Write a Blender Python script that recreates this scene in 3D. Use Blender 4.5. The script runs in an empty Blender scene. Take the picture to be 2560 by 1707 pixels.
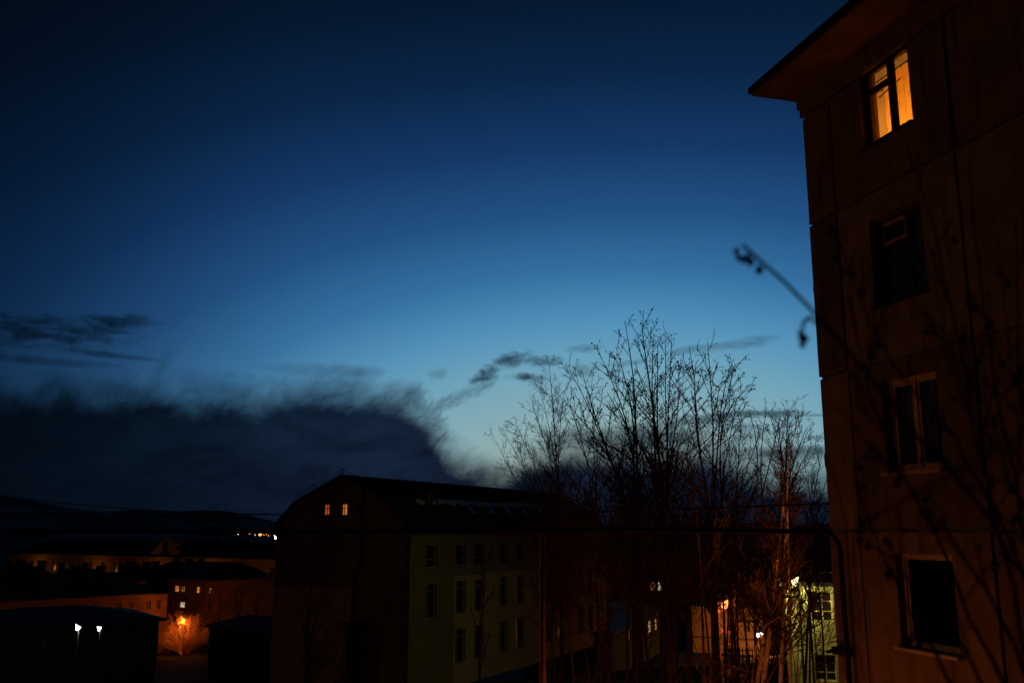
import bpy, math, random
import numpy as np
from mathutils import Vector
R = math.radians
sc = bpy.context.scene
col = sc.collection

# ------------------------------------------------------------------ camera
CZ = 6.2                       # eye height above the yard beside the flats
PITCH = math.atan(472 / 2350)
cam = bpy.data.cameras.new('camera')
cam.sensor_width = 36.0
cam.lens = 2350 / 2560 * 36
cam.clip_start = 0.1
cam.clip_end = 30000
cam.dof.use_dof = True
cam.dof.focus_distance = 32
cam.dof.aperture_fstop = 1.9
co = bpy.data.objects.new('camera', cam)
co.location = (0, 0, CZ)
co.rotation_euler = (math.pi / 2 + PITCH, 0, 0)
col.objects.link(co)
sc.camera = co
sc.view_settings.view_transform = 'Standard'
sc.view_settings.look = 'None'
sc.view_settings.exposure = 0
sc.view_settings.gamma = 1
sc.view_settings.use_curve_mapping = False
sc.cycles.max_bounces = 5
sc.cycles.transparent_max_bounces = 8
sc.cycles.sample_clamp_indirect = 2.0

def ray(x, y):
    """photo position (in a 2352 px wide view) -> direction (X/Y, Z/Y) in the place"""
    u = (x * 1.08844 - 1280) / 2350
    v = (853.5 - y * 1.08844) / 2350
    d = math.cos(PITCH) - v * math.sin(PITCH)
    return u / d, (v * math.cos(PITCH) + math.sin(PITCH)) / d
def at(x, y, Y):
    a, b = ray(x, y)
    return Vector((a * Y, Y, b * Y + CZ))
def azel(x, y):
    a, b = ray(x, y)
    return math.atan(a), math.atan(b / math.hypot(a, 1))
def s2l(c):
    return tuple((v / 255 / 12.92 if v <= 10 else ((v / 255 + .055) / 1.055) ** 2.4) for v in c)

# ------------------------------------------------------------------ dusk sky
world = bpy.data.worlds.new('World')
sc.world = world
world.use_nodes = True
wn = world.node_tree
wn.nodes.clear()
class NG:
    def __init__(s, nt): s.nt = nt
    def n(s, t, **k):
        o = s.nt.nodes.new(t)
        for a, b in k.items(): setattr(o, a, b)
        return o
    def put(s, sock, v):
        if isinstance(v, bpy.types.NodeSocket): s.nt.links.new(v, sock)
        elif isinstance(v, (tuple, list)) and len(v) == 3 and sock.type == 'RGBA': sock.default_value = (*v, 1)
        else: sock.default_value = v
    def m(s, op, a, b=0.0, c=0.0, clamp=False):
        o = s.n('ShaderNodeMath', operation=op, use_clamp=clamp)
        s.put(o.inputs[0], a); s.put(o.inputs[1], b); s.put(o.inputs[2], c)
        return o.outputs[0]
    def xyz(s, a, b, c=0.0):
        o = s.n('ShaderNodeCombineXYZ')
        for i, v in enumerate((a, b, c)): s.put(o.inputs[i], v)
        return o.outputs[0]
    def noise(s, vec, scale, detail=4, rough=.55, dist=0.0):
        o = s.n('ShaderNodeTexNoise')
        s.put(o.inputs['Vector'], vec); s.put(o.inputs['Scale'], scale); s.put(o.inputs['Detail'], detail)
        s.put(o.inputs['Roughness'], rough); s.put(o.inputs['Distortion'], dist)
        return o.outputs['Fac']
    def ramp(s, fac, stops, interp='LINEAR'):
        o = s.n('ShaderNodeValToRGB')
        r = o.color_ramp; r.interpolation = interp
        while len(r.elements) < len(stops): r.elements.new(.5)
        for e, (p, c) in zip(r.elements, stops):
            e.position = p; e.color = (*c, 1)
        s.put(o.inputs[0], fac)
        return o.outputs[0]
    def step(s, v, a, b):
        o = s.n('ShaderNodeMapRange', interpolation_type='SMOOTHSTEP')
        s.put(o.inputs[0], v); s.put(o.inputs[1], a); s.put(o.inputs[2], b); s.put(o.inputs[3], 0.0); s.put(o.inputs[4], 1.0)
        return o.outputs[0]
    def mix(s, f, a, b, mode='MIX'):
        o = s.n('ShaderNodeMix', data_type='RGBA', blend_type=mode)
        s.put(o.inputs[0], f); s.put(o.inputs[6], a); s.put(o.inputs[7], b)
        return o.outputs[2]
g = NG(wn)
tc = g.n('ShaderNodeTexCoord')
sep = g.n('ShaderNodeSeparateXYZ'); g.put(sep.inputs[0], tc.outputs['Generated'])
DEG = 180 / math.pi
az = g.m('MULTIPLY', g.m('ARCTAN2', sep.outputs[0], sep.outputs[1]), DEG)
el = g.m('MULTIPLY', g.m('ARCSINE', sep.outputs[2]), DEG)
daz = g.m('MULTIPLY', g.m('ABSOLUTE', g.m('SUBTRACT', az, 6.0)), .56)
elp = g.m('MAXIMUM', el, 0.0)
tt = g.m('SQRT', g.m('ADD', g.m('MULTIPLY', daz, daz), g.m('MULTIPLY', elp, elp)))
T = 60.0
clear = g.ramp(g.m('DIVIDE', tt, T), [(p / T, s2l(c)) for p, c in [
    (0, (134, 166, 168)), (4.5, (130, 168, 172)), (7.5, (116, 166, 184)), (10, (101, 160, 188)), (12.5, (80, 143, 185)),
    (15.5, (52, 111, 159)), (19, (32, 80, 129)), (23, (18, 54, 99)), (27, (9, 36, 70)), (31.5, (4, 22, 45)),
    (37, (2, 12, 23)), (46, (1, 7, 13)), (60, (0, 5, 10))]])
sky = g.n('ShaderNodeTexSky', sky_type='NISHITA')          # the sun is just below the horizon where the glow is
sky.sun_disc = False; sky.sun_elevation = R(-5); sky.sun_rotation = R(6)
clear = g.mix(g.step(el, 15.0, 3.0), clear, g.mix(1.0, clear, (1.38, 1.06, .92), 'MULTIPLY'))
nish = g.mix(1.0, sky.outputs[0], (.05, .05, .05), 'MULTIPLY')
clear = g.mix(1.0, clear, nish, 'ADD')
# the cloud bank: its top follows a height curve over the azimuth, broken by wispy noise
fc = g.n('ShaderNodeFloatCurve')
cv = fc.mapping.curves[0]
prof = [(0, 874), (130, 874), (250, 872), (340, 872), (400, 884), (470, 897), (540, 894), (640, 885), (700, 873), (740, 866), (820, 868),
        (905, 878), (950, 916), (990, 962), (1030, 1005), (1080, 1040), (1150, 1062), (1200, 1040), (1260, 1018), (1330, 1003), (1420, 1000),
        (1490, 1000), (1560, 1000), (1640, 1012), (1720, 1036), (1830, 1058), (1900, 1064)]
pts = [(-1.0, .28)]
for x, y in prof:
    a, e = azel(x, y)
    pts.append((a * DEG / 90, e * DEG / 20))
pts.append((.55, pts[-1][1])); pts.append((1.0, .25))
cv.points[0].location = ((pts[0][0] + 1) / 2, pts[0][1]); cv.points[1].location = ((pts[-1][0] + 1) / 2, pts[-1][1])
for p in pts[1:-1]: cv.points.new((p[0] + 1) / 2, p[1])
fc.mapping.update()
g.put(fc.inputs['Value'], g.m('ADD', g.m('DIVIDE', az, 180.0), .5))
top = g.m('MULTIPLY', fc.outputs[0], 20.0)
lean = g.m('MULTIPLY_ADD', g.step(az, -22.0, -4.0), .45, .25)
sx_ = g.m('SUBTRACT', az, g.m('MULTIPLY', el, lean))
wisp_v = g.xyz(sx_, g.m('MULTIPLY', el, .6), 0.0)
wisp = g.noise(wisp_v, 1.5, 6, .55, 1.1)
soft = g.noise(g.xyz(az, g.m('MULTIPLY', el, 1.6), 3.0), .30, 5, .55, .3)
rightness = g.step(az, -1.0, 4.0)
amp = g.m('MULTIPLY_ADD', rightness, -.95, 1.35)
blob = g.noise(g.xyz(sx_, g.m('MULTIPLY', el, .9), 7.0), .55, 5, .5, .5)
dens = g.m('ADD', g.m('ADD', g.m('MULTIPLY', g.m('SUBTRACT', wisp, .5), g.m('MULTIPLY', amp, .26)), g.m('MULTIPLY', g.m('SUBTRACT', blob, .5), .62)), g.m('MULTIPLY', g.m('SUBTRACT', soft, .5), .7))
dd = g.m('DIVIDE', g.m('SUBTRACT', top, el), g.m('MULTIPLY_ADD', rightness, .3, 2.4))
bank = g.step(g.m('ADD', dd, dens), -.42, .85)
cloudc = g.ramp(g.m('DIVIDE', tt, T), [(p / T, s2l(c)) for p, c in [
    (0, (27, 38, 60)), (6, (25, 39, 62)), (11, (20, 35, 57)), (15, (12, 28, 45)), (20, (6, 18, 30)), (27, (2, 11, 18)), (40, (0, 7, 14)), (60, (0, 5, 10))]])
low = g.step(el, 6.0, 0.5)
cloudc = g.mix(g.m('MULTIPLY', low, .55), cloudc, s2l((9, 15, 30)))
cloudc = g.mix(g.m('MULTIPLY', g.m('SUBTRACT', g.noise(g.xyz(az, g.m('MULTIPLY', el, 2.4), 3.0), .22, 5, .6, .6), .40), 2.2, clamp=True), cloudc, s2l((4, 12, 24)))
# thin separate clouds
def cloud(x, y, rx, ry, tilt=0.0):
    a, e = azel(x, y); a *= DEG; e *= DEG
    dx = g.m('SUBTRACT', az, a); dy = g.m('SUBTRACT', el, e)
    if tilt: dy = g.m('SUBTRACT', dy, g.m('MULTIPLY', dx, tilt))
    dx = g.m('DIVIDE', dx, rx * DEG / 2159); dy = g.m('DIVIDE', dy, ry * DEG / 2159)
    return g.m('SUBTRACT', 1.0, g.m('ADD', g.m('MULTIPLY', dx, dx), g.m('MULTIPLY', dy, dy)))
puffn = g.noise(g.xyz(g.m('MULTIPLY', az, .55), g.m('MULTIPLY', el, 1.25), 9.0), 1.25, 6, .6, .5)
finen = g.noise(wisp_v, 1.5, 4, .55, .8)
def layer(spots, spread, dens, nz):
    f = None
    for s_ in spots:
        v = cloud(*s_)
        f = v if f is None else g.m('MAXIMUM', f, v)
    k = g.m('ADD', g.m('MAXIMUM', f, -2.0), g.m('MULTIPLY', g.m('SUBTRACT', nz, .5), spread))
    return g.m('MULTIPLY', g.step(k, -.15, 1.5), dens)
L1 = layer([(70, 748, 230, 26, .0), (260, 738, 120, 18, .06), (130, 775, 150, 20, 0), (-60, 765, 120, 40, 0)], 3.4, .8, puffn)
L2 = layer([(250, 815, 120, 9, -.05), (40, 824, 220, 12, 0)], 1.6, .66, puffn)
L3 = layer([(1120, 856, 50, 22, .45), (1172, 828, 58, 20, .25), (1245, 828, 60, 15, 0), (1215, 867, 60, 11, -.05)], 3.6, .9, g.m('ADD', g.m('MULTIPLY', puffn, .5), g.m('MULTIPLY', g.noise(g.xyz(g.m('MULTIPLY', az, .8), el, 4.0), 1.6, 7, .65, .8), .5)))
L4 = layer([(1003, 858, 30, 16, 0), (1345, 802, 55, 12, .05), (1640, 797, 130, 13, .08), (1730, 785, 60, 16, .1), (1440, 834, 100, 9, .1), (1335, 850, 45, 18, 0)], 2.4, .42, puffn)
L5 = layer([(1700, 950, 110, 9, .04), (1820, 955, 110, 5, 0), (1700, 981, 55, 12, 0), (1560, 965, 130, 10, .12), (1885, 1005, 40, 7, 0)], 1.5, .62, puffn)
mixn = g.m('ADD', g.m('MULTIPLY', finen, .45), g.m('MULTIPLY', g.noise(g.xyz(sx_, el, 2.0), 1.5, 5, .6, 1.2), .6))
L6 = layer([(1045, 918, 110, 20, .45), (965, 925, 45, 45, -.5), (1000, 970, 45, 40, -.8)], 4.0, .5, mixn)
L7 = layer([(370, 850, 26, 45, 1.4), (480, 880, 170, 36, -.1), (760, 850, 170, 18, 0)], 3.0, .34, g.m('ADD', g.m('MULTIPLY', mixn, .4), g.m('MULTIPLY', blob, .6)))
L8 = layer([(1395, 1008, 170, 34, .0), (1545, 1000, 110, 30, .0), (1640, 962, 100, 17, .12), (1480, 1005, 130, 34, 0), (1760, 950, 110, 8, 0), (1800, 1040, 160, 22, 0)], .9, .85, puffn)
L9 = layer([(1720, 1000, 60, 14, 0), (1860, 1035, 90, 12, 0)], 2.0, .5, puffn)
cov = bank
for L in (L8, L9, L1, L2, L3, L4, L5, L6, L7):
    cov = g.m('SUBTRACT', 1.0, g.m('MULTIPLY', g.m('SUBTRACT', 1.0, cov), g.m('SUBTRACT', 1.0, L)))
skyc = g.mix(cov, clear, cloudc)
skyc = g.mix(g.m('MULTIPLY', g.step(g.m('ABSOLUTE', g.m('SUBTRACT', az, 6.0)), 17.0, 40.0), .55), skyc, (.0, .0012, .003))
below = g.step(el, -.4, -3.0)
skyc = g.mix(below, skyc, (.001, .0015, .003))
bg = g.n('ShaderNodeBackground'); g.put(bg.inputs[0], skyc); bg.inputs[1].default_value = 1.0
wo = g.n('ShaderNodeOutputWorld'); wn.links.new(bg.outputs[0], wo.inputs[0])
world.cycles.sampling_method = 'MANUAL'
world.cycles.sample_map_resolution = 512

# ------------------------------------------------------------------ materials
def mat(name, c, rough=.85, var=.25, scale=1.5, bump=0.0, bscale=8.0, c2=None, thr=None, spec=.3, metal=0.0, detail=6):
    m = bpy.data.materials.new(name); m.use_nodes = True
    q = NG(m.node_tree); b = m.node_tree.nodes['Principled BSDF']
    b.inputs['Roughness'].default_value = rough
    b.inputs['Specular IOR Level'].default_value = spec
    b.inputs['Metallic'].default_value = metal
    t = q.n('ShaderNodeTexCoord'); vec = t.outputs['Object']
    if c2 is None: c2 = tuple(v * (1 - var) for v in c); c1 = tuple(min(1, v * (1 + var)) for v in c)
    else: c1 = c
    f = q.noise(vec, scale, detail, .6)
    a, bb = thr if thr else (.35, .65)
    q.put(b.inputs['Base Color'], q.mix(q.step(f, a, bb), c2, c1))
    if bump:
        bp = q.n('ShaderNodeBump'); bp.inputs['Strength'].default_value = bump; bp.inputs['Distance'].default_value = .03
        q.put(bp.inputs['Height'], q.noise(vec, bscale, 5, .6)); m.node_tree.links.new(bp.outputs[0], b.inputs['Normal'])
    return m
def emit(name, c, s, c2=None, scale=2.0):
    m = bpy.data.materials.new(name); m.use_nodes = True
    q = NG(m.node_tree); m.node_tree.nodes.clear()
    e = q.n('ShaderNodeEmission'); e.inputs[1].default_value = s
    if c2:
        t = q.n('ShaderNodeTexCoord')
        q.put(e.inputs[0], q.mix(q.step(q.noise(t.outputs['Object'], scale, 3), .35, .65), c2, c))
    else: q.put(e.inputs[0], c)
    o = q.n('ShaderNodeOutputMaterial'); m.node_tree.links.new(e.outputs[0], o.inputs[0])
    return m
def glassy(name, c=(.01, .012, .014), rough=.07, bump=.02, folds=False):
    m = bpy.data.materials.new(name); m.use_nodes = True
    q = NG(m.node_tree); b = m.node_tree.nodes['Principled BSDF']
    b.inputs['Roughness'].default_value = rough; b.inputs['Specular IOR Level'].default_value = .6
    t = q.n('ShaderNodeTexCoord'); vec = t.outputs['Object']
    if folds:                                       # net curtains just behind the glass
        sp = q.n('ShaderNodeSeparateXYZ'); q.put(sp.inputs[0], vec)
        f = q.noise(q.xyz(q.m('MULTIPLY', sp.outputs[0], 9.0), 0.0, q.m('MULTIPLY', sp.outputs[2], .25)), 1.6, 3, .6, .3)
        big = q.noise(q.xyz(sp.outputs[0], 0.0, sp.outputs[2]), 1.1, 2)
        q.put(b.inputs['Base Color'], q.mix(q.m('MULTIPLY', q.step(f, .3, .7), q.step(big, .35, .6)), tuple(v * .12 for v in c), tuple(v * 1.7 for v in c)))
    else: q.put(b.inputs['Base Color'], c)
    bp = q.n('ShaderNodeBump'); bp.inputs['Strength'].default_value = bump; bp.inputs['Distance'].default_value = .1
    q.put(bp.inputs['Height'], q.noise(vec, 1.7, 2)); m.node_tree.links.new(bp.outputs[0], b.inputs['Normal'])
    return m
def clear_glass(name):
    m = bpy.data.materials.new(name); m.use_nodes = True
    q = NG(m.node_tree); m.node_tree.nodes.clear()
    tr = q.n('ShaderNodeBsdfTransparent'); gl = q.n('ShaderNodeBsdfGlossy'); gl.inputs['Roughness'].default_value = .03
    fr = q.n('ShaderNodeFresnel'); fr.inputs[0].default_value = 1.5
    mx = q.n('ShaderNodeMixShader'); o = q.n('ShaderNodeOutputMaterial')
    q.put(mx.inputs[0], fr.outputs[0]); q.put(mx.inputs[1], tr.outputs[0]); q.put(mx.inputs[2], gl.outputs[0]); q.put(o.inputs[0], mx.outputs[0])
    return m
def cloth(name, c, tl=.7):
    m = bpy.data.materials.new(name); m.use_nodes = True
    q = NG(m.node_tree); m.node_tree.nodes.clear()
    t = q.n('ShaderNodeTexCoord')
    cc = q.mix(q.step(q.noise(t.outputs['Object'], 9.0, 4), .3, .7), tuple(v * .8 for v in c), c)
    d = q.n('ShaderNodeBsdfDiffuse'); e = q.n('ShaderNodeBsdfTranslucent'); q.put(d.inputs[0], cc); q.put(e.inputs[0], cc)
    mx = q.n('ShaderNodeMixShader'); mx.inputs[0].default_value = tl
    q.put(mx.inputs[1], d.outputs[0]); q.put(mx.inputs[2], e.outputs[0])
    o = q.n('ShaderNodeOutputMaterial'); q.put(o.inputs[0], mx.outputs[0])
    return m
SOD = (1.0, .37, .055)          # sodium lamp light
def render_coat(name, c):
    m = mat(name, c, .92, .2, 1.3, .6, 22, spec=.12)
    q = NG(m.node_tree); b = m.node_tree.nodes['Principled BSDF']; src = b.inputs['Base Color'].links[0].from_socket
    t = q.n('ShaderNodeTexCoord'); sp = q.n('ShaderNodeSeparateXYZ'); q.put(sp.inputs[0], t.outputs['Object'])
    drip = q.noise(q.xyz(q.m('MULTIPLY', sp.outputs[0], 3.2), sp.outputs[1], q.m('MULTIPLY', sp.outputs[2], .35)), 1.6, 6, .65, .2)
    spots = q.noise(t.outputs['Object'], 6.5, 6, .7); chips = q.noise(t.outputs['Object'], 2.3, 8, .72)
    a = q.mix(q.m('MULTIPLY', q.step(drip, .50, .66), .65), src, tuple(v * .35 for v in c))
    a = q.mix(q.m('MULTIPLY', q.step(spots, .58, .68), .65), a, tuple(v * .3 for v in c))
    a = q.mix(q.m('MULTIPLY', q.step(chips, .61, .65), .5), a, tuple(min(1, v * 1.5) for v in c))
    q.put(b.inputs['Base Color'], a)
    return m
M = dict(
    panel=render_coat('panel_render', (.29, .195, .125)),
    panel2=render_coat('panel_render_patched', (.36, .25, .16)),
    panel3=render_coat('panel_render_dirty', (.235, .155, .10)),
    concrete=mat('concrete', (.26, .22, .18), .9, .2, 2, .3),
    soffit=mat('soffit_render', (.22, .15, .10), .9, .2, 1.2, .2, spec=.1),
    roofdark=mat('dark_sheet_metal', (.045, .04, .038), .75, .25, 1.0, spec=.15),
    roofwood=mat('roof_edge_dark', (.03, .025, .02), .8, .3, 2.0),
    white_frame=mat('painted_frame', (.72, .62, .5), .6, .1, 4),
    cream_frame=mat('worn_cream_frame', (.68, .50, .33), .7, .2, 4),
    dark_frame=mat('dark_wood_frame', (.06, .035, .02), .6, .3, 5),
    grey_frame=mat('grey_frame', (.34, .32, .30), .6, .15, 4),
    glass=glassy('dark_window_glass', (.08, .11, .14), .06, folds=True), glass_bare=glassy('bare_window_glass'), glass_far=glassy('far_window_glass', (.012, .012, .013), .3),
    clear=clear_glass('clear_glass'),
    rosewall=mat('brown_rose_render', (.22, .155, .115), .9, .12, .35, spec=.1),
    olive=mat('olive_render', (.17, .15, .085), .9, .12, .35, spec=.1),
    cream=mat('cream_render', (.33, .275, .17), .9, .12, .4, spec=.1),
    tan=mat('tan_render_patch', (.46, .33, .19), .9, .12, .4, spec=.1),
    snow=mat('old_snow', (.62, .64, .68), .8, .1, 3, .3, 5),
    snowroof=mat('roof_sheet_with_thin_snow', (.20, .215, .25), .85, c2=(.035, .033, .034), scale=.22, thr=(.45, .62), spec=.1),
    ochre=mat('ochre_render', (.42, .27, .11), .9, .15, .12, spec=.1),
    orangewall=mat('orange_render', (.45, .26, .13), .9, .15, .15, spec=.1),
    yellowwall=mat('yellow_render', (.48, .44, .20), .9, .22, .8, .6, 5, spec=.1),
    greywall=mat('grey_render', (.22, .19, .15), .9, .15, .15, spec=.1),
    darkwall=mat('dark_green_board', (.07, .085, .05), .9, .2, .3, spec=.1),
    brick=mat('chimney_brick', (.10, .07, .05), .9, .25, 2.5),
    steel=mat('pipe_paint', (.02, .018, .016), .6, .3, 6, spec=.2),
    post=mat('rusty_post_paint', (.68, .30, .20), .7, .25, 5, spec=.2),
    polem=mat('lamp_pole_metal', (.07, .065, .06), .6, .2, 4),
    bark=mat('dark_bark', (.06, .045, .036), .95, .35, 9, spec=.05),
    barkred=mat('reddish_bark', (.10, .062, .045), .95, .35, 9, spec=.05),
    birch=mat('birch_bark', (.66, .58, .5), .9, c2=(.10, .07, .055), scale=5, thr=(.34, .44), spec=.1),
    seed=mat('dry_seed_heads', (.06, .04, .03), .95, .3, 9, spec=.05),
    near=mat('near_dark_bark', (.03, .024, .03), .95, .3, 9, spec=.05),
    ground=mat('dark_spring_ground', (.055, .05, .035), .95, c2=(.03, .032, .018), scale=.25, bump=.4, bscale=3, spec=.05),
    grass=mat('dull_grass', (.09, .12, .035), .95, .35, 2, spec=.05),
    hills=mat('hills_with_snow', (.36, .38, .46), .95, c2=(.11, .11, .13), scale=.0022, thr=(.44, .62), detail=9, spec=.0),
    lit_orange=emit('lit_window_orange', (1.0, .24, .03), .5, (.45, .08, .008), 1.6),
    lit_amber=emit('lit_window_amber', (1.0, .36, .06), .8, (.5, .13, .02), 1.6),
    lit_pale=emit('lit_window_pale', (.95, .80, .40), .8, (.3, .22, .08), 3.0),
    lit_dim=emit('lit_window_dim', (.8, .30, .06), .28, (.3, .08, .01), 1.6),
    bulb_sod=emit('sodium_bulb', (1.0, .34, .06), 9.0), bulb_red=emit('deep_orange_bulb', (1.0, .25, .03), 6.0), bulb_far=emit('far_sodium_bulb', (1.0, .27, .045), 3.0), bark_lit=mat('bark_with_lamp_glow', (.42, .26, .17), .9, .3, 3, spec=.05),  # bark_lit: twig colour lightened to carry the lamp glow
    bulb_white=emit('white_bulb', (1.0, .86, .78), 11.0),
    bulb_yel=emit('yellowish_bulb', (1.0, .90, .42), 11.0),
    wallpaper=mat('room_wallpaper', (.62, .42, .20), .9, .1, 3),
    ceil=mat('room_ceiling', (.7, .6, .45), .9, .05, 3),
    curtain=cloth('gold_curtain', (.95, .52, .13)), tulle=cloth('orange_curtain', (.85, .42, .14), .55),
    darkcurtain=mat('dim_curtain', (.16, .15, .17), .9, .2, 3),
    fence=mat('dark_fence', (.05, .045, .04), .9, .2, 2),
)

# ------------------------------------------------------------------ mesh helpers
class MB:
    def __init__(s): s.v = []; s.f = []
    def poly(s, *ps):
        k = len(s.v); s.v += [tuple(p) for p in ps]; s.f.append(tuple(range(k, k + len(ps))))
    def hexa(s, p):           # 8 points: bottom ring 0-3, top ring 4-7
        k = len(s.v); s.v += [tuple(q) for q in p]
        for q in ((0, 3, 2, 1), (4, 5, 6, 7), (0, 1, 5, 4), (1, 2, 6, 5), (2, 3, 7, 6), (3, 0, 4, 7)): s.f.append(tuple(k + i for i in q))
    def box(s, x0, x1, y0, y1, z0, z1):
        s.hexa([(x0, y0, z0), (x1, y0, z0), (x1, y1, z0), (x0, y1, z0), (x0, y0, z1), (x1, y0, z1), (x1, y1, z1), (x0, y1, z1)])
    def tube(s, path, rad, n=8, cap=True):
        path = [Vector(p) for p in path]
        if not hasattr(rad, '__len__'): rad = [rad] * len(path)
        k = len(s.v); ref = None
        for i, p in enumerate(path):
            t = (path[min(i + 1, len(path) - 1)] - path[max(i - 1, 0)]).normalized()
            if ref is None: ref = Vector((0, 0, 1)) if abs(t.z) < .9 else Vector((1, 0, 0))
            a = t.cross(ref).normalized(); b = a.cross(t).normalized(); ref = b
            for j in range(n):
                w = 2 * math.pi * j / n
                s.v.append(tuple(p + a * math.cos(w) * rad[i] + b * math.sin(w) * rad[i]))
        for i in range(len(path) - 1):
            for j in range(n):
                j2 = (j + 1) % n
                s.f.append((k + i * n + j, k + i * n + j2, k + (i + 1) * n + j2, k + (i + 1) * n + j))
        if cap:
            s.f.append(tuple(k + j for j in range(n))[::-1]); e = k + (len(path) - 1) * n
            s.f.append(tuple(e + j for j in range(n)))
    def prism(s, prof, y0, y1, plane='xz'):   # profile closed polygon in x,z extruded over y
        n = len(prof); k = len(s.v)
        f = (lambda a, b, t: (a, t, b)) if plane == 'xz' else (lambda a, b, t: (t, a, b))
        for t in (y0, y1):
            s.v += [f(a, b, t) for a, b in prof]
        s.f.append(tuple(k + i for i in range(n))); s.f.append(tuple(k + n + i for i in range(n))[::-1])
        for i in range(n):
            j = (i + 1) % n; s.f.append((k + i, k + n + i, k + n + j, k + j))
    def build(s, name, m, parent=None, smooth=False):
        me = bpy.data.meshes.new(name); me.from_pydata(s.v, [], s.f)
        if smooth: me.shade_smooth()
        me.materials.append(m); me.update()
        o = bpy.data.objects.new(name, me); col.objects.link(o)
        if parent is not None: o.parent = parent
        return o
def np_mesh(name, V, F, m, parent=None, smooth=False):
    V = np.asarray(V, dtype=np.float32); F = np.asarray(F, dtype=np.int32)
    me = bpy.data.meshes.new(name)
    me.vertices.add(len(V)); me.vertices.foreach_set('co', V.ravel())
    k = F.shape[1]
    me.loops.add(F.size); me.loops.foreach_set('vertex_index', F.ravel())
    me.polygons.add(len(F)); me.polygons.foreach_set('loop_start', np.arange(0, F.size, k, dtype=np.int32))
    me.polygons.foreach_set('loop_total', np.full(len(F), k, dtype=np.int32))
    if smooth: me.polygons.foreach_set('use_smooth', np.ones(len(F), dtype=bool))
    me.materials.append(m); me.update(); me.validate()
    o = bpy.data.objects.new(name, me); col.objects.link(o)
    if parent is not None: o.parent = parent
    return o
def tag(o, label=None, cat=None, group=None, kind=None):
    if label: o['label'] = label
    if cat: o['category'] = cat
    if group: o['group'] = group
    if kind: o['kind'] = kind
    return o
def root(name, loc, rz, label, cat, group=None):
    o = bpy.data.objects.new(name, None); col.objects.link(o)
    o.location = loc; o.rotation_euler = (0, 0, rz); o.empty_display_size = .3
    return tag(o, label, cat, group)
def light(loc, c, w, r=.12, parent=None):
    l = bpy.data.lights.new('lamp_light', 'POINT'); l.color = c; l.energy = w; l.shadow_soft_size = r
    o = bpy.data.objects.new('lamp_light', l); o.location = loc; col.objects.link(o)
    if parent is not None: o.parent = parent
    return o

# a wall frame: origin o, direction a along the wall (left to right seen from outside), b inward
class Frame:
    def __init__(s, o=(0, 0), a=(1, 0), b=(0, 1)): s.o, s.a, s.b = o, a, b
    def p(s, x, d, z): return (s.o[0] + s.a[0] * x + s.b[0] * d, s.o[1] + s.a[1] * x + s.b[1] * d, z)
def fbox(mb, F, x0, x1, d0, d1, z0, z1):
    mb.hexa([F.p(x0, d0, z0), F.p(x1, d0, z0), F.p(x1, d1, z0), F.p(x0, d1, z0), F.p(x0, d0, z1), F.p(x1, d0, z1), F.p(x1, d1, z1), F.p(x0, d1, z1)])
def wall_mb(mb, F, x0, x1, z0, z1, holes, depth=.3, front=0.0):
    xs = sorted({x0, x1, *[v for h in holes for v in h[:2]]}); zs = sorted({z0, z1, *[v for h in holes for v in h[2:]]})
    xs = [v for v in xs if x0 <= v <= x1]; zs = [v for v in zs if z0 <= v <= z1]
    for i in range(len(xs) - 1):
        for j in range(len(zs) - 1):
            cx, cz = (xs[i] + xs[i + 1]) / 2, (zs[j] + zs[j + 1]) / 2
            if any(h[0] < cx < h[1] and h[2] < cz < h[3] for h in holes): continue
            mb.poly(F.p(xs[i], front, zs[j]), F.p(xs[i + 1], front, zs[j]), F.p(xs[i + 1], front, zs[j + 1]), F.p(xs[i], front, zs[j + 1]))
    for a, b, c, d in holes:
        for p, q in (((a, c), (a, d)), ((a, d), (b, d)), ((b, d), (b, c)), ((b, c), (a, c))):
            mb.poly(F.p(p[0], front, p[1]), F.p(q[0], front, q[1]), F.p(q[0], depth, q[1]), F.p(p[0], depth, p[1]))
def window(rt, F, h, fm, pm, vs=(.5,), hs=(), rec=.12, w=.06, sill=None, label=None, glass_only=False):
    x0, x1, z0, z1 = h; mb = MB(); W, H = x1 - x0, z1 - z0; d0, d1 = rec, rec + .06
    fbox(mb, F, x0, x0 + w, d0, d1, z0, z1); fbox(mb, F, x1 - w, x1, d0, d1, z0, z1)
    fbox(mb, F, x0 + w, x1 - w, d0, d1, z0, z0 + w); fbox(mb, F, x0 + w, x1 - w, d0, d1, z1 - w, z1)
    ed = [x0 + w]
    for v in vs:
        c = x0 + W * v; fbox(mb, F, c - w / 2, c + w / 2, d0 + .004, d1, z0 + w, z1 - w); ed += [c - w / 2, c + w / 2]
    ed.append(x1 - w)
    for v in hs:
        c = z0 + H * v
        for i in range(0, len(ed), 2): fbox(mb, F, ed[i], ed[i + 1], d0 + .008, d1, c - w * .4, c + w * .4)
    o = mb.build('window', fm, rt)
    if label: o['label'] = label
    pb = MB(); pb.poly(F.p(x0 + w * .5, d1 - .02, z0 + w * .5), F.p(x1 - w * .5, d1 - .02, z0 + w * .5), F.p(x1 - w * .5, d1 - .02, z1 - w * .5), F.p(x0 + w * .5, d1 - .02, z1 - w * .5))
    pb.build('pane', pm, o)
    if sill:
        sb = MB(); fbox(sb, F, x0 - .04, x1 + .04, -.07, rec, z0 - .05, z0 - .005); sb.build('sill', sill, o)
    return o

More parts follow.
